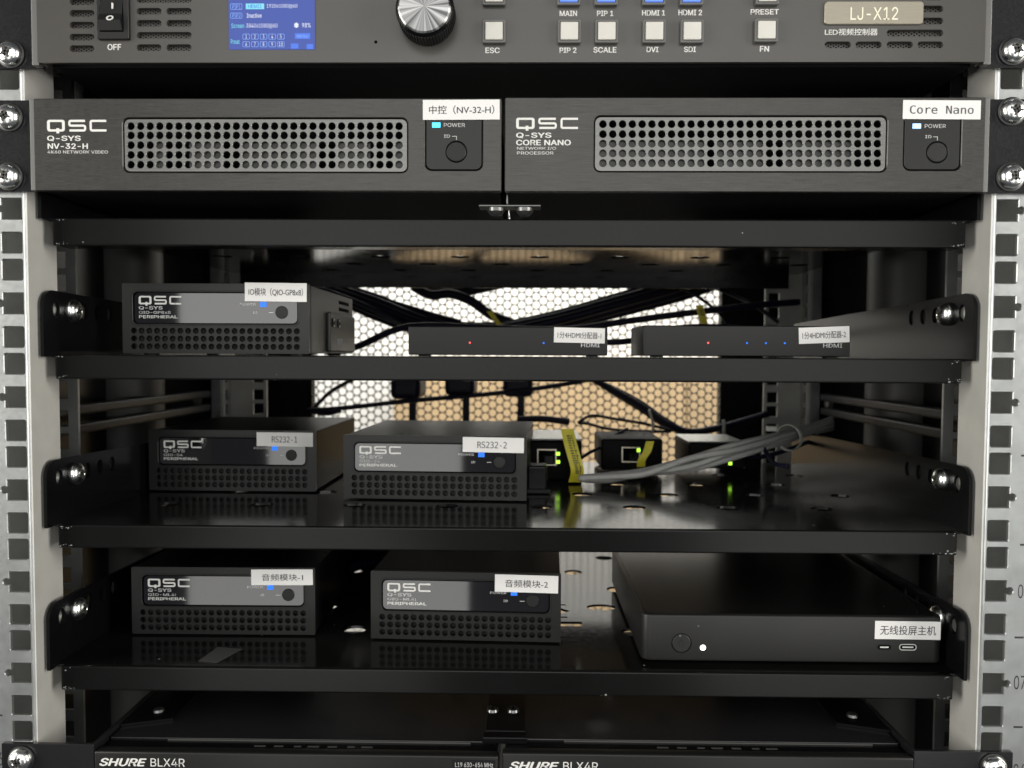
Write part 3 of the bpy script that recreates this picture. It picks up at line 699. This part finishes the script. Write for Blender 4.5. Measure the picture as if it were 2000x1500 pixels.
# ------------------------------------------------------------------ small peripheral boxes
def peripheral(label, TL, TR, BL, BR, shelf_z, model, paper, ptext, W=100.0, H=37.6, depth=112, case=None, ledpos=0.755, ptilt=0.0, ptx=(0.2, 0.8)):
    """front face corners in the photo give depth, place and turn on the shelf"""
    def on_shelf(px, py):
        d = FW + RT*((px-1000)/FPX) - UP*((py-750-SHY)/FPX)
        t = (shelf_z-CZ)/d.z; return Vector((CX, -CD, CZ)) + d*t
    if shelf_z is SH[2]: A = P(BL[0], BL[1], BL[2]); B = P(BR[0], BR[1], BR[2])
    else: A = on_shelf(*BL); B = on_shelf(*BR)
    mid = (A+B)/2; ang = math.atan2(B.y-A.y, B.x-A.x)*0.7
    W = (B-A).length; 
    t = thing('peripheral_box', label, 'peripheral', (mid.x, mid.y, shelf_z+0.3), ang, 'small black peripheral boxes on the shelves')
    U = lambda u: (u-0.5)*W
    V_ = lambda v: (1-v)*H
    hs = []
    for r_ in (0.665, 0.775, 0.885):
        for i in range(22): hs.append(circ(U(0.061+0.873*i/21), V_(r_), W*0.0163, 12)[::-1])
    win = (U(.053), U(.947), V_(.585), V_(.105))
    put('front_bezel', plate(rrect(U(0), U(1), 0.6, H, 0.7, 3), [rrect(*win, 3.2)[::-1]]+hs, 0, 2.2, 0.0), BEZEL, t, False)
    put('window_rim', plate(rrect(win[0]-.25, win[1]+.25, win[2]-.25, win[3]+.25, 3.4), [rrect(win[0]+.5, win[1]-.5, win[2]+.5, win[3]-.5, 2.8)[::-1]], -0.35, 0.6, 0.12), BEZEL, t, False)
    wd = put('window', plate(rrect(win[0]+1.0, win[1]-1.0, win[2]+1.0, win[3]-1.0, 2.6), [], 0.5, 1.0, 0.15), GLASS, t, False)
    put('case', boxes([(U(0)+.6, U(1)-.6, 6.5, depth, 1.0, H-.4)], 0.4), case or CASE, t, False)
    put('case_wall', boxes([(U(0)+.6, U(0)+1.6, 2.25, 6.4, 1.0, H-.4), (U(1)-1.6, U(1)-.6, 2.25, 6.4, 1.0, H-.4), (U(0)+1.7, U(1)-1.7, 2.25, 6.4, H-1.4, H-.4), (U(0)+1.7, U(1)-1.7, 2.25, 6.4, 1, 2)]), CASE, t, False)
    put('vent_filter', box(U(0.04), U(.96), 5.2, 6.3, 1.5, V_(.6)), mat_filter, t, False)
    for sx in (0.1, 0.9):
        for yy in (12, depth-12): put('rubber_foot', lathe([(4, 0.9), (4, -0.2), (0, -0.2)], 12, 'Z', (U(sx), yy, 0)), PLASTIC, t, False)
    y = 0.5-0.07
    put('lettering', logo_mesh(U(.087), U(.32), V_(.295), V_(.175), y), WHITE, wd, False)
    put('lettering', text_mesh('Q-SYS', U(.088), U(.215), V_(.37), V_(.318), y-.02, 0.02), GPRINT, wd, False)
    put('lettering', text_mesh(model, U(.088), U(.088)+W*0.021*len(model)*0.9, V_(.43), V_(.388), y-.02, 0.01), GPRINT, wd, False)
    put('lettering', text_mesh('PERIPHERAL', U(.088), U(.295), V_(.49), V_(.448), y-.02, 0.02), WHITE, wd, False)
    put('lettering', text_mesh('POWER', U(.63), U(.715), V_(.305), V_(.272), y-.02), GPRINT, wd, False)
    put('lettering', text_mesh('ID', U(.70), U(.722), V_(.42), V_(.388), y-.02), GPRINT, wd, False)
    put('pointer_line', box(U(.785), U(.81), y-.03, y+.02, V_(.408), V_(.4)), GPRINT, wd, False)
    put('status_light', box(U(ledpos-.017), U(ledpos+.017), y-.08, y+.03, V_(.325), V_(.255), 0.05), LEDB, wd, False)
    put('push_button', lathe([(0, y-.5), (3.1, y-.45), (3.4, y-.15), (3.4, y+.1)], 24, 'Y', (U(.853), 0, V_(.40))), PLASTIC, wd, False)
    p0, p1, q0, q1 = paper
    paper_label(t, U(p0), U(p1), V_(q1), V_(q0), -0.4, ptext, ptilt, ptx, world=False)
    return t
mat_filter = mat('grey_inner_foam', (0.018, 0.018, 0.018), 0.6, var=0.5, vscale=250)
Z2, Z3, Z4 = SH[2], SH[3], SH[4]
gp = peripheral('small peripheral box on the upper shelf beside the perforated door gap, labelled IO', None, None, (240, 687, 47), (604, 688, 47), Z2, 'QIO-GP8x8', (0.66, 0.99, -0.01, 0.25), 'IO模块（QIO-GP8x8）', ptilt=-0.01, ptx=(0.06, 0.94), case=SIDE)
s41 = peripheral('small peripheral box with white RS232-1 label, set back on the middle shelf', None, None, (292, 960), (617, 963), Z3, 'QIO-S4', (0.65, 0.985, 0.03, 0.255), 'RS232-1', ptilt=-0.006, ptx=(0.27, 0.72))
s42 = peripheral('small peripheral box with white RS232-2 label, near the network adapters', None, None, (672, 975), (1028, 982), Z3, 'QIO-S4', (0.655, 0.985, 0.02, 0.25), 'RS232-2', ptilt=-0.008, ptx=(0.24, 0.72))
ml1 = peripheral('small audio peripheral box with label ending in 1, left on the lowest shelf', None, None, (258, 1241), (616, 1243), Z4, 'QIO-ML4i', (0.655, 0.99, 0.02, 0.25), '音频模块-1', ptilt=0.008, ptx=(0.17, 0.84))
ml2 = peripheral('small audio peripheral box with label ending in 2, middle of the lowest shelf', None, None, (725, 1249), (1095, 1259), Z4, 'QIO-ML4i', (0.655, 0.985, 0.02, 0.27), '音频模块-2', ptilt=-0.012, ptx=(0.16, 0.84))
# vent slots and the plug block at the side of the upper peripheral
W2 = 50.0
gpx = (P(604, 688, 47)-P(240, 687, 47)).length/2
for k in range(3): put('side_slot', box(gpx-.7, gpx-.45, 72, 100, 31.5-k*4.2, 33.6-k*4.2), VOID, gp, False)
pb_ = put('terminal_plug', box(gpx-.4, gpx+1.8, 40, 108, 2, 25, 0.8), SIDE, gp, False)
for yy in (46, 60): put('plug_screw', lathe([(2.6, 1.8), (2.6, 2.5), (1.5, 2.7), (0, 2.2)], 12, 'X', (gpx, yy, 19)), GLOSSB, pb_, False)
put('plug_mark', box(gpx+1.81, gpx+1.95, 56, 72, 6, 10), GPRINT, pb_, False)

# ------------------------------------------------------------------ splitters on the upper shelf
def splitter(label, px0, px1, Y, py0, rot, leds, paper, ptext, ptilt, mark, deep=72):
    A = P(px0, 690, Y); B = P(px1, 690, Y); W = B.x-A.x; H = PZ(py0, Y, (px0+px1)/2)-Z2
    t = thing('splitter_box', label, 'splitter', ((A.x+B.x)/2, Y, Z2), rot, 'slim black splitter boxes on the upper shelf')
    smooth_by_angle(put('case', box(-W/2, W/2, 0.9, deep, 0.8, H, 0.7, 3), PLASTIC, t, False), 30)
    fp = put('front_plate', box(-W/2+.3, W/2-.3, 0, 0.85, 1.0, H-.3, 0.25), PLASTIC, t, False)
    for px, m_ in leds:
        u = (px-(px0+px1)/2)/(px1-px0)*W
        put('status_light', lathe([(0, -0.35), (0.45, -0.2), (0.55, 0.05)], 10, 'Y', (u, 0, H*0.46)), m_, t, False)
    u0 = (paper[0]-(px0+px1)/2)/(px1-px0)*W; u1 = (paper[1]-(px0+px1)/2)/(px1-px0)*W
    paper_label(t, u0, u1, H*0.47, H*0.97, -0.02, ptext, ptilt, (0.07, 0.93), world=False)
    um = (mark-(px0+px1)/2)/(px1-px0)*W
    put('lettering', text_mesh('HDMI', um-5, um+5, H*0.33, H*0.46, -0.05, 0.01), GPRINT, t, False)
    for sx in (-W/2+8, W/2-8): put('rubber_foot', box(sx-3, sx+3, 4, 10, 0.05, 0.9), PLASTIC, t, False)
    return t
splitter('slim splitter box with one red and one blue light, its paper label ending in 1', 797, 1187, 55, 638, 0.0, [(918, LEDR), (1062, LEDB)], (1082, 1181), '1分4HDMI分配器-1', -0.02, 1153)
splitter('slim splitter box with one red and three blue lights, its paper label ending in 2', 1256, 1662, 45, 636, 0.012, [(1383, LEDR), (1459, LEDB), (1496, LEDB), (1533, LEDB)], (1560, 1659), '1分4HDMI分配器-2', 0.04, 1627, 46)

# ------------------------------------------------------------------ wireless host box
YW = 20.0
A = P(1253, 1298, YW); B = P(1842, 1302, YW); Hh = PZ(1203, YW, 1540)-Z4
wh = thing('wireless_host_box', 'flat square charcoal host box with white light and ring button on the lowest shelf', 'host box', ((A.x+B.x)/2, YW, Z4))
W = B.x-A.x
bm = bmesh.new(); bmesh.ops.create_cube(bm, size=1)
for v in bm.verts: v.co = Vector((v.co.x*W, (v.co.y+.5)*146, 2.0+(v.co.z+.5)*(Hh-2.0)))
ve = [e for e in bm.edges if abs(e.verts[0].co.z-e.verts[1].co.z) > 1]
bmesh.ops.bevel(bm, geom=ve, offset=5, segments=6, affect='EDGES', profile=.5)
te = [e for e in bm.edges if (e.verts[0].co.z > Hh-.01 and e.verts[1].co.z > Hh-.01) or (e.verts[0].co.z < 2.01 and e.verts[1].co.z < 2.01)]
bmesh.ops.bevel(bm, geom=te, offset=0.9, segments=3, affect='EDGES', profile=.5)
smooth_by_angle(put('case', bm_mesh(bm), HOST, wh, False), 35)
put('lid', plate([(a, b+73) for a, b in rrect(-W/2+2.2, W/2-2.2, -71, 71, 4)], [], Hh+0.02, 0.25, axis='Z'), HOSTT, wh, False)
for sx in (-1, 1):
    for yy in (16, 130): put('rubber_foot', lathe([(6, 2.0), (6, 0.1), (0, 0.1)], 20, 'Z', (sx*(W/2-18), yy, 0)), PLASTIC, wh, False)
def wl(px, py): q = P(px, py, YW); return q.x-(A.x+B.x)/2, q.z-Z4
u, v = wl(1331, 1256)
put('power_button', plate(circ(u, v, 5.0, 36), [circ(u, v, 4.65, 36)[::-1]], -0.12, 0.2), VOID, wh, False)
put('button_face', lathe([(0, -0.18), (4.3, -0.15), (4.6, 0.05)], 32, 'Y', (u, 0, v)), HOST, wh, False)
put('button_symbol', join_meshes([plate(circ(u, v, 1.6, 20), [circ(u, v, 1.3, 20)[::-1]], -0.26, 0.08), box(u-.15, u+.15, -.26, -.16, v, v+2)]), GPRINT if 0 else PLASTIC, wh, False)
u, v = wl(1373, 1265); put('status_light', lathe([(0, -0.25), (1.2, -0.2), (1.5, 0.05)], 16, 'Y', (u, 0, v)), LEDWW, wh, False)
for px, ww, inner in ((1727, 7.4, PLASTIC), (1773, 8.6, SILVER)):
    u, v = wl(px, 1264)
    pr_ = put('usb_port', plate(rrect(u-ww/2, u+ww/2, v-1.6, v+1.6, 1.5), [rrect(u-ww/2+.4, u+ww/2-.4, v-1.2, v+1.2, 1.15)[::-1]], -0.15, 0.3), inner, wh, False)
    put('port_hollow', plate(rrect(u-ww/2+.4, u+ww/2-.4, v-1.2, v+1.2, 1.15), [], -0.06, 0.1), VOID, pr_, False)
    put('port_tongue', box(u-ww/2+1.6, u+ww/2-1.6, -.12, -.07, v-.35, v+.35), GPRINT, pr_, False)
a = wl(1708, 1248); b = wl(1842, 1214)
paper_label(wh, a[0], b[0]-1.2, a[1], b[1], -0.02, '无线投屏主机', -0.005, (0.08, 0.93), (0.24, 0.76), world=False)

# ------------------------------------------------------------------ wireless receivers at the bottom
YR = -3.0
def receiver(label, px0, px1, py, tx, ear_sg):
    A = P(px0, py, YR); B = P(px1, py, YR); zt = A.z if ear_sg < 0 else P(1400, py, YR).z
    t = thing('wireless_receiver', label, 'receiver', ((A.x+B.x)/2, 0, zt-40), group='wireless receivers at the bottom')
    smooth_by_angle(put('front_panel', box(A.x, B.x, YR, YR+6, zt-40, zt, 1.0, 3), BEZEL, t), 30)
    put('top_step', box(A.x+2, B.x-2, YR+6.1, 11, zt-38, zt-0.6, 0.3), GLOSSB, t)
    put('chassis', box(A.x+1, B.x-1, 11.1, 170, zt-38, zt+0.35, 0.35), EAR, t)
    put('front_highlight', box(A.x+30, B.x-14, 10.2, 11.05, zt-0.55, zt+0.1), BRUSHD, t)  # bright strip shaped to imitate the highlight along the step
    xo = A.x if ear_sg < 0 else B.x
    put('rack_ear', box(*sorted((ear_sg*241.3, xo+ear_sg*0.2)), -2.4, -0.2, zt-40, zt+3.0, 0.3), EAR, t)
    put('ear_bracket', box(*sorted((xo+ear_sg*0.3, xo+ear_sg*2.2)), 0, 70, zt-38, zt+2.5), EAR, t)
    br = put('bracket_tab', plate([(xo, 22), (xo-ear_sg*24, 30), (xo-ear_sg*24, 62), (xo, 66)][::ear_sg], [], zt+0.5, 1.2, axis='Z'), GLOSSB, t)
    rack_screw(br, (xo-ear_sg*12, 0, 0), 0) if 0 else None
    sm = lathe([(3.0, zt+1.8), (2.6, zt+3.0), (1.2, zt+3.6), (0, zt+3.3)], 16, 'Z', (xo-ear_sg*13, 38, 0)); put('bracket_screw', sm, SCREWD, br)
    # embossed slots along the top step
    for k in range(7):
        x = A.x+(B.x-A.x)*(0.40+0.045*k)
        put('embossed_mark', box(x-3.0+k % 3, x+2.5, 5, 6.2, zt-.65, zt-.45), BRUSHD, t)
    txt(t, 'SHURE', tx[0], tx[1], tx[4], tx[5], YR, bold=0.03, slant=0.3)
    txt(t, 'BLX4R', tx[2], tx[3], tx[4]+1, tx[5]+.5, YR, bold=0.0)
    return t
r1 = receiver('black wireless receiver with frequency sticker at the bottom, left of the centre bracket', 183, 973, 1467.5, (194, 287, 294, 361, 1480, 1497), -1)
r2 = receiver('black wireless receiver at the bottom, right of the centre bracket, its name cut off below', 981, 1786, 1476, (995, 1092, 1100, 1168, 1487, 1504), 1)
q = R4(884, 967, 1484, 1502, YR); st = put('frequency_sticker', box(q[0], q[1], YR-.15, YR, q[2], q[3]), EAR, r1)
put('lettering', text_mesh('L19 630-654 MHz', *R4(889, 963, 1489, 1498, YR), YR-.25), GPRINT, st)
for t, px, py in ((r1, 39, 1485), (r2, 1943, 1500)): q = P(px, py, -4); rack_screw(t, (q.x, -2.5, q.z), 0.6)
zt = P(988, 1467, YR).z
cbk = thing('centre_bracket', 'black joining bracket with two cross screws between the two bottom receivers', 'bracket', (P(988, 1467, 20).x, 20, zt))
xa, xb = P(950, 1420, 30).x, P(1026, 1420, 30).x
put('bracket_plate', box(xa, xb, 13, 165, zt+0.9, zt+2.4, 0.3), GLOSSB, cbk)
put('bracket_nose', box(xa-1, xb+1, 7, 12.9, zt-1.5, zt+1.8, 0.5), GLOSSB, cbk)
for px in (962, 1002):
    x = P(px, 1416, 35).x
    s_ = smooth_by_angle(put('screw', lathe([(3.2, zt+2.4), (2.8, zt+3.6), (1.3, zt+4.2), (0, zt+3.8)], 18, 'Z', (x, 36, 0)), SCREWD, cbk))
    put('cross_recess', boxes([(x-2.4, x+2.4, 35.6, 36.4, zt+3.9, zt+4.35), (x-.4, x+.4, 33.6, 38.4, zt+3.9, zt+4.36)]), VOID, s_)

# ------------------------------------------------------------------ clear tape left on the lowest shelf
def shp(px, py, z):
    d = FW + RT*((px-1000)/FPX) - UP*((py-750-SHY)/FPX); t = (z-CZ)/d.z; return Vector((CX, -CD, CZ)) + d*t
bm = bmesh.new(); vs = [shp(*c, Z4+.2) for c in ((388, 1291), (424, 1295), (474, 1268), (425, 1264))]
lo = [bm.verts.new(v) for v in vs]; hi = [bm.verts.new(v+Vector((0, 0, .15))) for v in vs]
bm.faces.new(lo); bm.faces.new(hi)
for k in range(4): bm.faces.new((lo[k], lo[(k+1) % 4], hi[(k+1) % 4], hi[k]))
tag(put('tape_piece', bm_mesh(bm), TAPE), 'small leftover piece of grey tape stuck on the lowest shelf', 'tape')

# ------------------------------------------------------------------ network adapters on the middle shelf
ADAPT = mat('adapter_black_plastic', (0.006, 0.006, 0.006), 0.55, 0, 0.08)
def adapter(label, px0, px1, py0, py1, Y, deep, port=None, led=None, silver=False):
    A = P(px0, py1, Y); B = P(px1, py1, Y); H = P((px0+px1)/2, py0, Y).z-P((px0+px1)/2, py1, Y).z
    t = thing('network_adapter', label, 'adapter', ((A.x+B.x)/2, Y, A.z), group='small network adapters on the middle shelf')
    W = (B.x-A.x)/2
    smooth_by_angle(put('case', box(-W, W, 0, deep, 0, H-(1.2 if silver else 0), 1.6, 3), ADAPT, t, False), 30)
    if silver: put('lid', box(-W, W, 0.4, deep, H-1.1, H, 0.5), SILVER, t, False)
    if port:
        q = P(port[0], port[1], Y); u, v = q.x-(A.x+B.x)/2, q.z-A.z
        pf = put('network_socket', plate(rrect(u-6.5, u+6.5, v-5.5, v+5.5), [rrect(u-5.7, u+5.7, v-4.7, v+4.7)[::-1]], -0.5, 0.6), GOLD, t, False)
        put('socket_hollow', box(u-5.7, u+5.7, -0.25, -0.02, v-4.7, v+4.7), VOID, pf, False)
        put('cable_plug', box(u-2.5, u+4.8, -9, -0.3, v-3.8, v+2.6, 0.8), GLOSSB, pf, False)
    for l in led or []:
        q = P(l[0], l[1], Y); u, v = q.x-(A.x+B.x)/2, q.z-A.z
        put('status_light', box(u-1.2, u+1.2, -0.75, -0.5, v-1.1, v+1.1, .2), LEDG, t, False)
    return t
ZA = 175
def ypix(py):   # depth on the middle shelf of a point seen at height py
    return shp(1100, py, Z3).y
adapter('black network adapter with two green lights, left of the yellow flag', 1028, 1136, 857, 938, ypix(938), 70, (1068, 893), [(1090, 886), (1090, 902)], True)
ad2 = adapter('black network adapter with lit socket behind the small yellow flag', 1174, 1294, 857, 918, ypix(925), 60, (1232, 888), [(1247, 879)])
adapter('flat silver topped adapter under the grey cable bundle', 1345, 1455, 862, 915, ypix(928), 55, None, [(1426, 905)], True)
bk = thing('power_plug', 'black power plug standing beside the RS232-2 box', 'plug', tuple(shp(1045, 964, Z3)))
q = shp(1045, 964, Z3)
put('plug_body', box(q.x-5, q.x+7.5, q.y, q.y+16, Z3+0.2, Z3+17, 1.5, 3), GLOSSB, bk)
put('plug_foot', box(q.x-9, q.x+9.5, q.y-3, q.y-.2, Z3+0.2, Z3+3, .6), GLOSSB, bk)

# ------------------------------------------------------------------ cables
def cable(label, pts, r, m_=CABLE, name='cable', cat='cable', group=None, n=10):
    w_ = [P(*p) for p in pts]; o0 = w_[0]
    o = bpy.data.objects.new(name, tube([p-o0 for p in w_], r, n)); col.objects.link(o)
    o.data.transform(Matrix.Scale(S, 4)); o.location = o0*S; o.data.materials.append(m_)
    for p in o.data.polygons: p.use_smooth = True
    return tag(o, label, cat, group)
UG = 'black cables hanging behind the upper shelf'; MG = 'black cables hanging behind the middle shelf'
for i, (dy, dY, r) in enumerate(((0, 0, 3.6), (12, 12, 3.4), (-11, 5, 3.2), (22, 20, 3.0), (-20, 14, 2.2))):
    cable(('middle strand of the sagging thick black bundle behind the upper shelf', 'strand just under the middle one in the sagging thick black bundle', 'strand just above the middle one in the sagging thick black bundle',
           'lowest strand of the sagging thick black bundle, hanging nearest the first splitter', 'topmost thin strand of the sagging thick black bundle behind the upper shelf')[i],
          [(560, 552+dy*.6, 300+dY), (650, 568+dy*.7, 300+dY), (740, 600+dy, 295+dY), (850, 640+dy*.8, 290+dY), (960, 648+dy*.7, 290+dY), (1080, 628+dy*.8, 295+dY), (1200, 596+dy*.9, 300+dY), (1330, 560+dy, 310+dY), (1420, 530+dy, 320+dY)], r, group=UG)
cable('thin black cable sloping down beside the side slots of the upper peripheral', [(600, 556, 280), (680, 583, 285), (760, 618, 290), (850, 655, 300), (1000, 668, 305)], 1.9)
cable('black cable rising from the upper shelf behind the first splitter to the right', [(640, 692, 250), (700, 676, 250), (770, 645, 250), (830, 636, 250), (950, 640, 250), (1100, 644, 250), (1220, 628, 255), (1340, 612, 260), (1480, 596, 270), (1560, 590, 280)], 2.6)
cable('black cable low behind the gap between the two splitters', [(1150, 668, 200), (1210, 668, 200), (1260, 660, 210), (1330, 640, 220), (1430, 640, 230), (1500, 655, 240)], 2.2)
cable('thin black cable drooping at the upper right of the perforated door', [(1390, 560, 330), (1440, 580, 320), (1480, 600, 300), (1520, 630, 290)], 1.6)
cable('short thick black cable arching over the dip of the bundle behind the first splitter', [(808, 560, 320), (840, 576, 318), (880, 574, 316), (920, 588, 314), (960, 616, 312), (1000, 630, 310)], 4.0)
cable('black cable tucked along the underside of the top shelf at the left of the door', [(812, 556, 330), (850, 568, 328), (900, 570, 326), (945, 562, 326), (990, 552, 328)], 4.2)
cable('thin black cable slanting over the white lit left part of the door', [(628, 560, 310), (690, 575, 310), (760, 588, 308), (840, 612, 305), (900, 628, 300)], 1.6)
cable('thin black cable hanging near the right edge of the door', [(1300, 548, 300), (1360, 578, 300), (1405, 612, 290), (1425, 640, 280)], 1.4)
cable('black cable crossing the middle door gap in a long shallow rise', [(600, 802, 300), (670, 797, 300), (800, 783, 300), (950, 770, 300), (1060, 757, 300), (1160, 740, 300)], 2.0)
cable('thin black cable curling down at the left end of the middle door gap', [(606, 806, 330), (625, 785, 330), (650, 762, 330), (700, 735, 330)], 1.7)
cable('pale edged thin cable lying on the far left of the middle shelf', [(610, 803, 320), (640, 806, 300), (665, 800, 300)], 2.6)
for px, py, hh, lab in ((805, 762, 1, 'black hanging connector left in the middle door gap'), (905, 760, 0, 'black hanging strap centred in the middle door gap'), (1012, 762, 0, 'black hanging strap at the right over the RS232-2 box')):
    q = P(px, py, 345); t = thing('cable_connector', lab, 'connector', tuple(q))
    put('plug_body', box(q.x-12.5, q.x+12.5, 300, 350, q.z-(6 if hh else 4), q.z+14, 5, 4), CABLE, t)
    put('plug_stem', box(q.x-2.5+(0 if hh else 2), q.x+3.5+(0 if hh else 2), 342, 348, q.z-42, q.z-1), CABLE, t)
for i, (d, dY, r) in enumerate(((0, 0, 2.9), (7, 8, 2.0), (-8, 6, 1.6))):
    cable(('thickest black cable sloping down across the tan lit right half of the door', 'thinner black cable on the right side of the thick sloping one', 'thinnest black cable on the left side of the thick sloping one')[i],
          [(1120+d, 720, 330+dY), (1190, 758+d*.6, 328+dY), (1250, 792+d, 325+dY), (1300, 826+d*.9, 322+dY), (1345, 843+d*.4, 322+dY), (1410, 834+d*.4, 325+dY), (1500, 808, 330+dY)], r, group=MG)
cable('black plug lead poking out right of the RS232-2 box', [(1010, 819, 280), (1060, 818, 280), (1112, 824, 280)], 2.7)
cable('looped thin black cable between the two yellow flags', [(1128, 826, 300), (1155, 812, 300), (1200, 818, 300), (1260, 828, 300), (1310, 842, 300), (1250, 842, 302), (1190, 838, 302), (1150, 828, 302), (1130, 826, 302)], 1.3)
GG = 'grey network cables tied in one bundle'
for i, (d, e) in enumerate(((0, 0), (9, 5), (-7, 9), (15, 12), (4, 16))):
    cable(('grey network cable at the front of the tied bundle over the middle shelf', 'grey network cable second from the bottom of the tied bundle', 'grey network cable along the top of the tied bundle',
           'lowest grey network cable of the tied bundle, nearest the shelf', 'grey network cable at the back of the tied bundle over the middle shelf')[i],
          [(1130+e, 934+d*.2, 130+e*.5), (1190, 931+d*.4, 128+e*.5), (1260, 921+d*.5+(4, -3, 2, -4, 3)[i], 128+e*.5), (1350, 900+d*.7+(-5, 4, 0, 5, -3)[i], 132+e*.5), (1440, 876+d*.75+(2, -4, -3, 4, 0)[i], 140+e*.5), (1530, 852+d*.7, 175+e), (1585, 836+d*.6, 210+e), (1625, 824+d*.9, 245+e)], 2.1, GCABLE, group=GG)
c = P(1541, 860, 176)
tie = lathe([(8.8, -1.6), (9.5, -1.6), (9.5, 1.6), (8.8, 1.6), (8.8, -1.6)], 28, 'X'); tie.transform(Matrix.Translation((c.x+3, c.y+9, c.z+1)) @ Matrix.Rotation(math.radians(42), 4, 'Z') @ Matrix.Rotation(math.radians(-4), 4, 'Y'))
tt = thing('zip_tie', 'pale nylon zip tie round the grey cable bundle', 'zip tie', tuple(c))
put('strap', tie, TIE, tt); put('tie_head', box(c.x-15, c.x-8, c.y, c.y+4, c.z+6, c.z+9.5, 0.6), TIE, tt)
cable('pale nylon tie tail on the black cables above the second adapter', [(1268, 800, 290), (1275, 830, 292), (1272, 862, 290)], 1.0, TIE, 'tie_tail', 'zip tie')
cable('clear nylon tie standing right of the tan lit door area', [(1413, 820, 300), (1414, 838, 300), (1413, 856, 300)], 1.3, TIE, 'tie_tail', 'zip tie')
# yellow flags
def flag(label, pts, w, name='cable_flag', marks=True):
    """a thin folded strip through depth-carrying points"""
    c_ = spline([P(*p) for p in pts], 6); bm = bmesh.new(); rows = []
    for p in c_:
        rows.append([bm.verts.new(p+Vector((s*w/2, dy, 0))) for s, dy in ((-1, 0), (1, 0.8), (1, 1.15), (-1, 0.35))])
    for A_, B_ in zip(rows, rows[1:]):
        for k in range(4): bm.faces.new((A_[k], A_[(k+1) % 4], B_[(k+1) % 4], B_[k]))
    bm.faces.new(rows[0]); bm.faces.new(rows[-1])
    t = thing(name, label, 'cable flag', tuple(c_[0])); put('flag_strip', bm_mesh(bm), YELLOW, t)
    if marks:
        ms = []
        for i in range(3, len(c_)-5):
            p = c_[i]; ms.append(box(p.x-w*.16, p.x+w*(.05+.12*random.random()), p.y-.25, p.y-.12, p.z-.35, p.z+.35))
            ms.append(box(p.x+w*.2, p.x+w*(.24+.1*random.random()), p.y-.2, p.y-.1, p.z-.6, p.z+.5))
        s_ = put('print', join_meshes(ms), BLACKINK, t); s_['kind'] = 'stuff'
    return t
flag('tall curled yellow cable flag with black print at the left of the grey bundle', [(1108, 838, 150), (1114, 865, 148), (1122, 895, 146), (1128, 920, 146), (1123, 942, 148)], 8.6)
flag('small folded yellow flag in front of the second adapter', [(1270, 862, 170), (1264, 882, 168), (1254, 898, 167), (1252, 912, 168)], 5.6, marks=False)
flag('yellow flag sticking up behind the second splitter', [(1366, 596, 250), (1370, 612, 250), (1376, 632, 250)], 6.0)
flag('olive flag on the thick black bundle behind the first splitter', [(956, 608, 276), (966, 622, 276), (976, 634, 276)], 4.5, marks=False)

# tan panel that stands behind the rack and glows warm through the perforated door
q0 = P(768, 760, 1180); q1 = P(2300, 742, 1180)
wp = thing('wood_cabinet', 'pale wooden cupboard standing behind the rack, seen through the perforated door', 'cabinet', (700, 1180, -1190))
put('door_leaf', box(q0.x, q0.x+560, 1180, 1198, -1180, P(1200, 735, 1180).z, 1), WOOD, wp)
put('door_leaf', box(q0.x+563, q0.x+1120, 1180, 1198, -1180, P(1200, 735, 1180).z, 1), WOOD, wp)
put('carcass', box(q0.x, q0.x+1120, 1199, 1290, -1190, P(1200, 735, 1180).z), WOOD, wp)

# dark box added at the back of the lowest shelf to block light from the door
bx = thing('light_blocker_box', 'added light blocking black box at the back of the lowest shelf behind the two audio peripherals', 'light blocker', (-95, 205, Z4))
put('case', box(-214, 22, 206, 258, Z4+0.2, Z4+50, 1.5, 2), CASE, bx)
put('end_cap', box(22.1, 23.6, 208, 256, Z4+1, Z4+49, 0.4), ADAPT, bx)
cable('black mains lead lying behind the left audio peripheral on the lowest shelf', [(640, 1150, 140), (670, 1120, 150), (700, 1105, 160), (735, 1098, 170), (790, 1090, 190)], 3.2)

cable('thin dark cable dropping from the tied grey bundle to the middle shelf', [(1490, 872, 165), (1500, 890, 160), (1512, 905, 150), (1540, 912, 140)], 1.4)
cable('thin black cable sagging below the tied grey bundle beside the right rear post', [(1420, 885, 200), (1480, 893, 205), (1540, 878, 215), (1590, 858, 235)], 1.7)
cable('thin black cable curling behind the second adapter towards the first one', [(1120, 905, 190), (1150, 885, 200), (1175, 872, 210), (1200, 850, 230), (1225, 838, 250)], 1.2)
